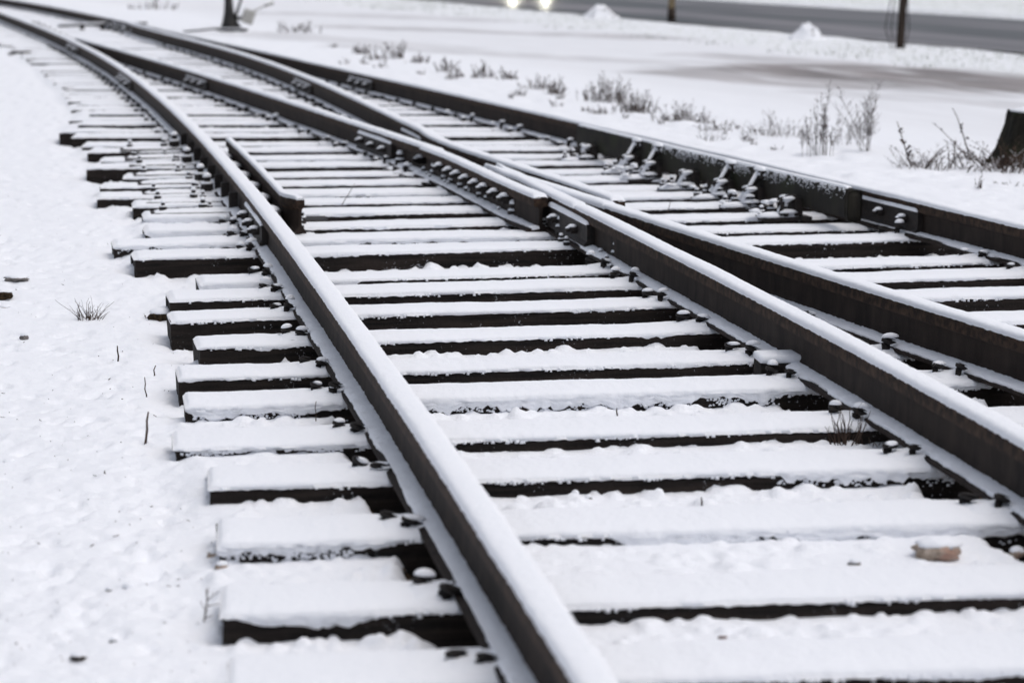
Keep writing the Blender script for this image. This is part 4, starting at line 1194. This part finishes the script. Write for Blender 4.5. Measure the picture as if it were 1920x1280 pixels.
stone('soil_clod', 300, 604, 46, 24, 'black peaty clod at the left end of the eighth sleeper', M['clod'], 'clod', .4)
stone('soil_clod', 40, 100, 40, 5, 'dark spot of bare earth far up the left bank', M['clod'], 'clod', .2)
stone('soil_clod', 64, 103, 16, 5, 'dark end of a buried plank far up the left bank', M['clod'], 'clod', .2)
stone('snow_clod', 1395, 662, 46, 26, 'angular snow-topped lump against the lower right rail', M['wood'], 'clod', .7)
stone('snow_clod', 1090, 1166, 42, 22, 'dark hollow lump right beside the near rail at the bottom', M['clod'], 'clod', .6)
for k, (x_, y_, w_) in enumerate([(1023, 925, 20), (1078, 933, 16), (1115, 926, 20), (1172, 930, 22), (1103, 941, 16), (566, 938, 28), (600, 930, 24), (483, 936, 20)]):
    stone('snowy_stone', x_, y_, w_, w_ * .75, ['snow-covered round stone in the bay before the third sleeper, right of the curved rail', 'snow-covered round stone in the bay before the third sleeper, left of the curved rail'][k > 4], M['greystone'], 'stone', 1.0, group='snowy stones before the third sleeper', sink=.014)
# chips and bits of stem lying about in the snow
V_ = MB()
for k in range(300):
    px_, py_ = (random.uniform(-20, 420), random.uniform(330, 1270)) if random.random() < .72 else (random.uniform(560, 1900), random.uniform(640, 1270))
    b_ = gp(px_, py_, -.03)
    if px_ > 400 and min(abs(b_[1] + .12 - float(front(t_, b_[0]))) for t_ in tie[:12]) < .16: continue
    z_ = gz(b_[0], b_[1]); l_ = random.uniform(.0015, .0045) * random.choice([1, 1, 1, 1, 4.5]); a_ = random.uniform(0, 3.1)
    V_.box((b_[0], b_[1], z_ + .001), (l_, random.uniform(.001, .0026), random.uniform(.001, .0024)), a_, random.uniform(-.5, .5))
tag(V_.obj('plant_litter', M['stalk']), 'tiny dark chips and stem bits scattered on the snow', kind='stuff')
# wooden blocks
q = gp(1478, 708, .0); oW = np.array([q[0], q[1] + .1, -.01])
t = thing('wood_block', 'loose dark wooden block lying against the lower right rail', 'wood block', tuple(oW), math.radians(6))
m = MB(); m.box((0, 0, .02), (.20, .13, .07), 0, 0, .008); m.obj('block', M['timber'], t)
m = MB(); m.box((0.0, 0.005, .066), (.205, .135, .03), 0, 0, .014); m.obj('snow_cap', M['snow'], t, True)
q = gp(971, 845, -.04); oW = np.array([q[0], q[1] + .03, -.06])
t = thing('wood_stub', 'split end-grain wooden stub standing before the fourth sleeper', 'wood stub', tuple(oW), 0)
m = MB(); m.box((0, 0, .025), (.092, .04, .10), 0, 0, .004); m.obj('stub', M['wood'], t)
m = MB(); m.box((0, .0, .076), (.094, .042, .012), 0, 0, .005); m.obj('snow_cap', M['snow'], t, True)

# ------------------------------------------------------------------ stump
q = gp(1952, 312, .02); sz = q[1] / FPX; z0 = gz(q[0], q[1]) - .03
t = thing('tree_stump', 'dark flared stump with snow on top at the right edge', 'stump', (q[0], q[1] + .15, z0))
m = MB(); n = 28; rings = [(0, 1.75), (.06, 1.55), (.14, 1.34), (.24, 1.16), (.36, 1.02), (.395, .97)]
V = []
for (h, f) in rings:
    for k in range(n):
        a_ = 2 * math.pi * k / n; r = 55 * sz * f * (1 + .16 * math.sin(a_ * 5 + 1) * max(0, f - .8) + .05 * math.sin(a_ * 9 + h * 4) + .05 * random.uniform(-1, 1)); V.append((math.cos(a_) * r, math.sin(a_) * r, h + .01 * random.uniform(-1, 1) * (h > .3)))
F = gridfaces(len(rings), n, True).tolist() + [[(len(rings) - 1) * n + k for k in range(n)]]
m.add(V, F); m.obj('trunk', M['bark'], t, True)
m = MB(); m.dome((0, 0, .392), (52 * sz, 52 * sz), .035, 24, 5, jit=.03); m.obj('snow_cap', M['snow'], t, True)


# ------------------------------------------------------------------ posts by the road
def post(px, py, wpx, height, label, mat, lean=0.0, foot=None, wire=False):
    b = gp(px, py, -.03); z0 = gz(b[0], b[1]) - .05; r = wpx * b[1] / FPX / 2
    t = thing('roadside_post', label, 'post', (b[0], b[1], z0), 0, 'posts along the road')
    m = MB(); m.tube([(lean * h_, 0, h_) for h_ in (0, height * .3, height * .6, height)], [r * 1.06, r, r, r * .95], 10); m.obj('shaft', mat, t, True)
    m = MB(); m.dome((lean * height, 0, height - .002), (r * 1.02, r * 1.02), .03, 10, 3); m.obj('snow_cap', M['snow'], t, True)
    if foot:
        m = MB(); m.tube([(0, 0, 0), (.0, 0, .35)], [r * 1.35, r * 1.12], 10); m.obj('footing', M['post'], t, True)
    if wire:
        m = MB()
        for s_ in (-1, .9, -1.6):
            m.tube([(s_ * r * 1.3, -.02, .02), (s_ * r * 2.4, -.03, .35), (s_ * r * 1.7, -.02, .75), (s_ * r * 1.2 + lean, 0, 1.2)], .008, 5)
        m.obj('wire_loops', M['iron'], t, True)


post(1687, 92, 15, 1.35, 'dark weathered post with wire loops beside the wet road', M['post'], .04, wire=True)
post(1259, 39, 13, 1.5, 'tan post with a dark foot beside the wet road', M['tanpost'], .0, foot=True)


# ------------------------------------------------------------------ snow heaps on the verge
def heap(px, py, wpx, hpx, label, bits):
    b = gp(px, py, -.02); z0 = gz(b[0], b[1]) - .03; sc = b[1] / FPX; w = wpx * sc / 2; h = hpx * sc
    t = thing('snow_heap', label, 'snow heap', (b[0], b[1] + w * .5, z0), 0, 'snow heaps on the verge')
    n = 40; g = np.linspace(-1.3, 1.3, n); X, Y = np.meshgrid(g, g); r = np.hypot(X, Y)
    Z = np.clip(1 - r ** 1.25, -.05, 1) * h * (1 + .18 * fbm(X * 3 + px, Y * 3, 5)) + .05 * bumps(X + px, Y, 9, .30, .5) * (r < 1.1) + .02 * fbm(X * 9, Y * 9, 8)
    V = np.stack([X * w, Y * w, Z], -1)
    link('mound', mesh_np('mound', V, gridfaces(n, n)), M['snow'], t)
    m = MB()
    for k in range(bits):
        a_ = random.uniform(math.pi * 1.1, math.pi * 1.9); rr = random.uniform(.35, .85)
        p = (math.cos(a_) * rr * w, math.sin(a_) * rr * w); zz = (1 - rr ** 1.25) * h
        s_ = random.uniform(.02, .045); m.dome((p[0], p[1], zz - .005), (s_, s_ * .7), s_ * .6, 7, 3, jit=.3)
    tag(m.obj('dirt_crumbs', M['clod'], t, True), kind='stuff')


heap(1125, 34, 78, 27, 'snow heap with dirt specks on the verge left of the tan post', 10)
heap(1515, 75, 80, 30, 'clean white snow heap on the verge left of the dark post', 3)

# verge grass blades poking through
m = MB(); V = []; F = []
for k in range(9000):
    s_ = random.uniform(-25, 60); far = random.random() < .35
    q = random.uniform(-3.6, -.15) if not far else random.uniform(ROADW + 1.0, ROADW + 9)
    p = rn[1] + rdir * s_ + rnor * q
    if float(vn(p[0] * .6, p[1] * .6, 7)) + random.uniform(-.4, .4) < .0: continue
    h = random.uniform(.015, .05); a_ = random.uniform(0, 6.28); w = .006
    o = len(V); l = random.uniform(-.04, .04); z_ = -.035
    V += [(p[0] - math.cos(a_) * w, p[1] - math.sin(a_) * w, z_), (p[0] + math.cos(a_) * w, p[1] + math.sin(a_) * w, z_), (p[0] + l, p[1] + l * .5, z_ + h + .03)]; F.append((o, o + 1, o + 2))
m.add(V, F); tag(m.obj('verge_grass', M['grass']), 'short grass tips showing through thin snow beside the road', kind='stuff')

# ------------------------------------------------------------------ switch stand and throw rod
q = gp(435, 62, .0); z0 = gz(q[0], q[1]) - .02
sst = thing('switch_stand', 'black lever stand with a pale counterweight beside the far switch', 'switch stand', (q[0], q[1], z0))
s4 = q[1] / FPX
m = MB(); m.box((0, 0, .03), (54 * s4, .5, .06), 0, 0, .01); m.obj('base', M['black'], sst)
m = MB(); m.tube([(-.02, 0, .05), (-.03, 0, .16), (-.045, 0, .34), (-.05, 0, .6)], [.20, .14, .085, .065], 12); m.obj('pedestal', M['black'], sst, True)
m = MB(); m.tube([(-.05, 0, .55), (-.045, 0, 1.35)], [.06, .05], 12); m.tube([(-.06, 0, .58), (-.06, 0, .62)], .085, 12); m.obj('column', M['black'], sst, True)
m = MB(); m.box((-.045, 0, 1.52), (.26, .2, .30), .5, 0, .02); lt = m.obj('lantern', M['black'], sst)
m = MB(); m.box((-.045, -.004, 1.52), (.263, .13, .18), .5, 0, .01); m.obj('lantern_glass', M['weight'], lt)
m = MB(); m.tube([(-.0, -.02, .27), (.10, -.06, .24), (.22, -.08, .25)], [.035, .03, .03], 8); m.tube([(.07, -.05, .27), (.13, -.05, .45), (.24, -.05, .75)], [.028, .022, .018], 8); m.obj('lever', M['black'], sst, True)
m = MB(); m.box((.29, -.1, .27), (.20, .17, .24), .2, .35, .03); wt = m.obj('counterweight', M['weight'], sst)
m = MB(); m.tube([(.37, -.1, .36), (.60, -.1, .46)], [.014, .013], 8); m.tube([(.56, -.1, .445), (.72, -.1, .50)], .024, 8); m.obj('handle', M['weight'], sst, True)
m = MB(); m.box((.0, 0, .075), (.36, .40, .02), 0, 0, .009); m.obj('snow_cap', M['snow'], sst, True)
pA, nA, _ = pa.at(34.5); pD2, nD2, _ = pd_.at(34.5 + .35)
q1 = gp(110, 50, .08); q2 = gp(275, 44, .08)
oR = np.array([*(q1[:2] + q2[:2]) / 2, .05])
rod = thing('switch_rod', 'horizontal throw rod linking the two far switch blades', 'switch rod', tuple(oR))
m = MB(); m.tube([(*q1[:2], .085), (*q2[:2], .085)], .022, 8); m.obj('bar', M['iron'], rod, True, off=oR)
m = MB(); m.tube([(*q1[:2], .112), (*q2[:2], .112)], [.018, .018], 8); m.obj('snow_cap', M['snow'], rod, True, off=oR)
for x_ in (155, 193):
    qq = gp(x_, 50, .08); m = MB(); m.box((qq[0], qq[1] - .05, .04), (.07, .06, .17), 0, 0, .01); m.obj('hanger', M['iron'], rod, off=oR)
qs = gp(345, 62, .03); qe = gp(412, 57, .03)
oR2 = np.array([*(qs[:2] + qe[:2]) / 2, .03])
rod2 = thing('pull_rod', 'thin pull rod lying between the outer rail and the switch stand', 'pull rod', tuple(oR2))
m = MB(); m.tube([(*qs[:2], .05), (*qe[:2], .06)], .016, 8); m.obj('bar', M['iron'], rod2, True, off=oR2)
m = MB(); m.tube([(*qs[:2], .070), (*qe[:2], .080)], .013, 8); m.obj('snow_cap', M['snow'], rod2, True, off=oR2)
# slide chairs with bolts beside the blades
for (x0, y0, x1, y1, nn, who) in ((62, 50, 140, 92, 9, 'left'), (215, 56, 340, 88, 10, 'right')):
    pts = [gp(x0 + (x1 - x0) * k / (nn - 1), y0 + (y1 - y0) * k / (nn - 1), .02) for k in range(nn)]
    for k, q in enumerate(pts):
        t = thing('slide_chair', 'bolted iron slide chair in the row outside the far left blade' if who == 'left' else 'bolted iron slide chair in the row inside the far right blade', 'rail chair', (q[0], q[1], .0), math.radians(8), 'slide chairs of the far switch, ' + who)
        m = MB(); m.box((0, 0, .015), (.34, .16, .03), 0, 0, .005); m.box((.10, 0, .06), (.05, .12, .08), 0, 0, .01); m.obj('plate', M['iron'], t)
        for u, v in ((-.09, .03), (.0, -.04), (.03, .05)):
            bo = put('bolt', ME['bolt'], t, (u, v, .03), (0, 0, 0), 0, 1.5); link('snow_cap', ME['bolts'], None, bo)

# ------------------------------------------------------------------ the car whose lamps shine on the wet road
cy = 66.0; cx = 29 * cy / FPX
car = thing('parked_car', 'small grey car facing the camera with both headlights lit on the road', 'car', (cx, cy, ROADZ + .02), math.radians(2))
prof = [(-.02, .30), (0.0, .52), (.05, .72), (.85, .86), (1.10, .92), (1.75, 1.40), (2.1, 1.46), (3.0, 1.44), (3.55, 1.05), (3.70, .95), (3.72, .35), (3.2, .22), (.5, .22)]
V = []; F = []; n = len(prof)
for j, (sx, ins) in enumerate([(-.74, .1), (-.80, 0), (.80, 0), (.74, .1)]):
    for (yy, zz) in prof: V.append((sx * (1 - .22 * max(0, zz - .9) / .55), yy + (ins * (.35 if yy < 1 else -.1)), zz))
for j in range(3):
    for k in range(n): F.append((j * n + k, j * n + (k + 1) % n, (j + 1) * n + (k + 1) % n, (j + 1) * n + k))
F += [tuple(range(n)), tuple(3 * n + k for k in range(n - 1, -1, -1))]
m = MB(); m.add(V, F); body = m.obj('body', M['paint'], car)
m = MB(); m.add([(-.62, 1.13, .955), (.62, 1.13, .955), (.54, 1.70, 1.375), (-.54, 1.70, 1.375)], [(0, 1, 2, 3)])
for v in range(4): m.V[v] = (m.V[v][0], m.V[v][1] - .012, m.V[v][2] + .012)
m.obj('windscreen', M['glass'], car)
for s_ in (-1, 1):
    m = MB(); m.box((s_ * .735, 2.25, 1.17), (.02, 1.5, .30), 0, s_ * .26, .005); m.obj('side_window', M['glass'], car)
    for yy in (.72, 3.0):
        m = MB(); m.tube([(s_ * .62, yy, .30), (s_ * .83, yy, .30)], .30, 20); wh = m.obj('wheel', M['tyre'], car)
        m = MB(); m.tube([(s_ * .80, yy, .30), (s_ * .84, yy, .30)], .18, 16); m.obj('rim', M['paint'], wh)
    m = MB(); m.tube([(s_ * .445, .06, .63), (s_ * .445, -.02, .63)], .055, 14); m.obj('headlight', M['lamp'], car)
    m = MB(); m.box((s_ * .86, 1.25, .98), (.14, .07, .10), 0, 0, .02); m.obj('mirror', M['paint'], car)
m = MB(); m.box((0, -.03, .42), (1.0, .04, .16), 0, 0, .01); m.obj('grille', M['black'], car)

# ------------------------------------------------------------------ light, sky, camera
w = bpy.data.worlds.new('World'); SC.world = w; w.use_nodes = True; nt = w.node_tree; nt.nodes.clear()
sky = nd(nt, 'ShaderNodeTexSky', sky_type='NISHITA'); sky.sun_disc = False
SUN_EL, SUN_RO = math.radians(67), math.radians(100)
sky.sun_elevation = SUN_EL; sky.sun_rotation = SUN_RO; sky.air_density = 1.0; sky.dust_density = 4.0; sky.ozone_density = 1.0
hs = nd(nt, 'ShaderNodeHueSaturation'); hs.inputs['Saturation'].default_value = .47
bg = nd(nt, 'ShaderNodeBackground'); bg.inputs['Strength'].default_value = .12
out = nd(nt, 'ShaderNodeOutputWorld')
nt.links.new(sky.outputs[0], hs.inputs['Color']); nt.links.new(hs.outputs[0], bg.inputs['Color']); nt.links.new(bg.outputs[0], out.inputs['Surface'])
sl = bpy.data.lights.new('sun', 'SUN'); sl.energy = .38; sl.angle = math.radians(50); sl.color = (1, .97, .93)
so = bpy.data.objects.new('sun', sl); COL.objects.link(so)
d = Vector((math.sin(SUN_RO) * math.cos(SUN_EL), math.cos(SUN_RO) * math.cos(SUN_EL), math.sin(SUN_EL)))
so.rotation_euler = d.to_track_quat('Z', 'Y').to_euler()

cam = bpy.data.cameras.new('camera'); co = bpy.data.objects.new('camera', cam); COL.objects.link(co)
cam.sensor_width = 36; cam.lens = FPX / 1920 * 36; cam.clip_end = 6000; cam.clip_start = .1
R0 = Vector((1, 0, 0)); U0 = Vector((0, math.sin(TH), math.cos(TH))); Fw = Vector((0, math.cos(TH), -math.sin(TH)))
rt = math.cos(RO) * R0 + math.sin(RO) * U0; up = -math.sin(RO) * R0 + math.cos(RO) * U0
mat = Matrix.Identity(4)
for r_ in range(3): mat[r_][0] = rt[r_]; mat[r_][1] = up[r_]; mat[r_][2] = -Fw[r_]; mat[r_][3] = (0, 0, HC)[r_]
co.matrix_world = mat
cam.dof.use_dof = True; cam.dof.focus_distance = 8.9; cam.dof.aperture_fstop = 3.3
SC.camera = co
SC.view_settings.view_transform = 'Standard'; SC.view_settings.look = 'None'; SC.view_settings.gamma = 1.0; SC.view_settings.exposure = 0.28
SC.render.engine = 'CYCLES'; SC.cycles.use_denoising = True
SC.cycles.max_bounces = 6; SC.cycles.diffuse_bounces = 4; SC.cycles.sample_clamp_indirect = 6
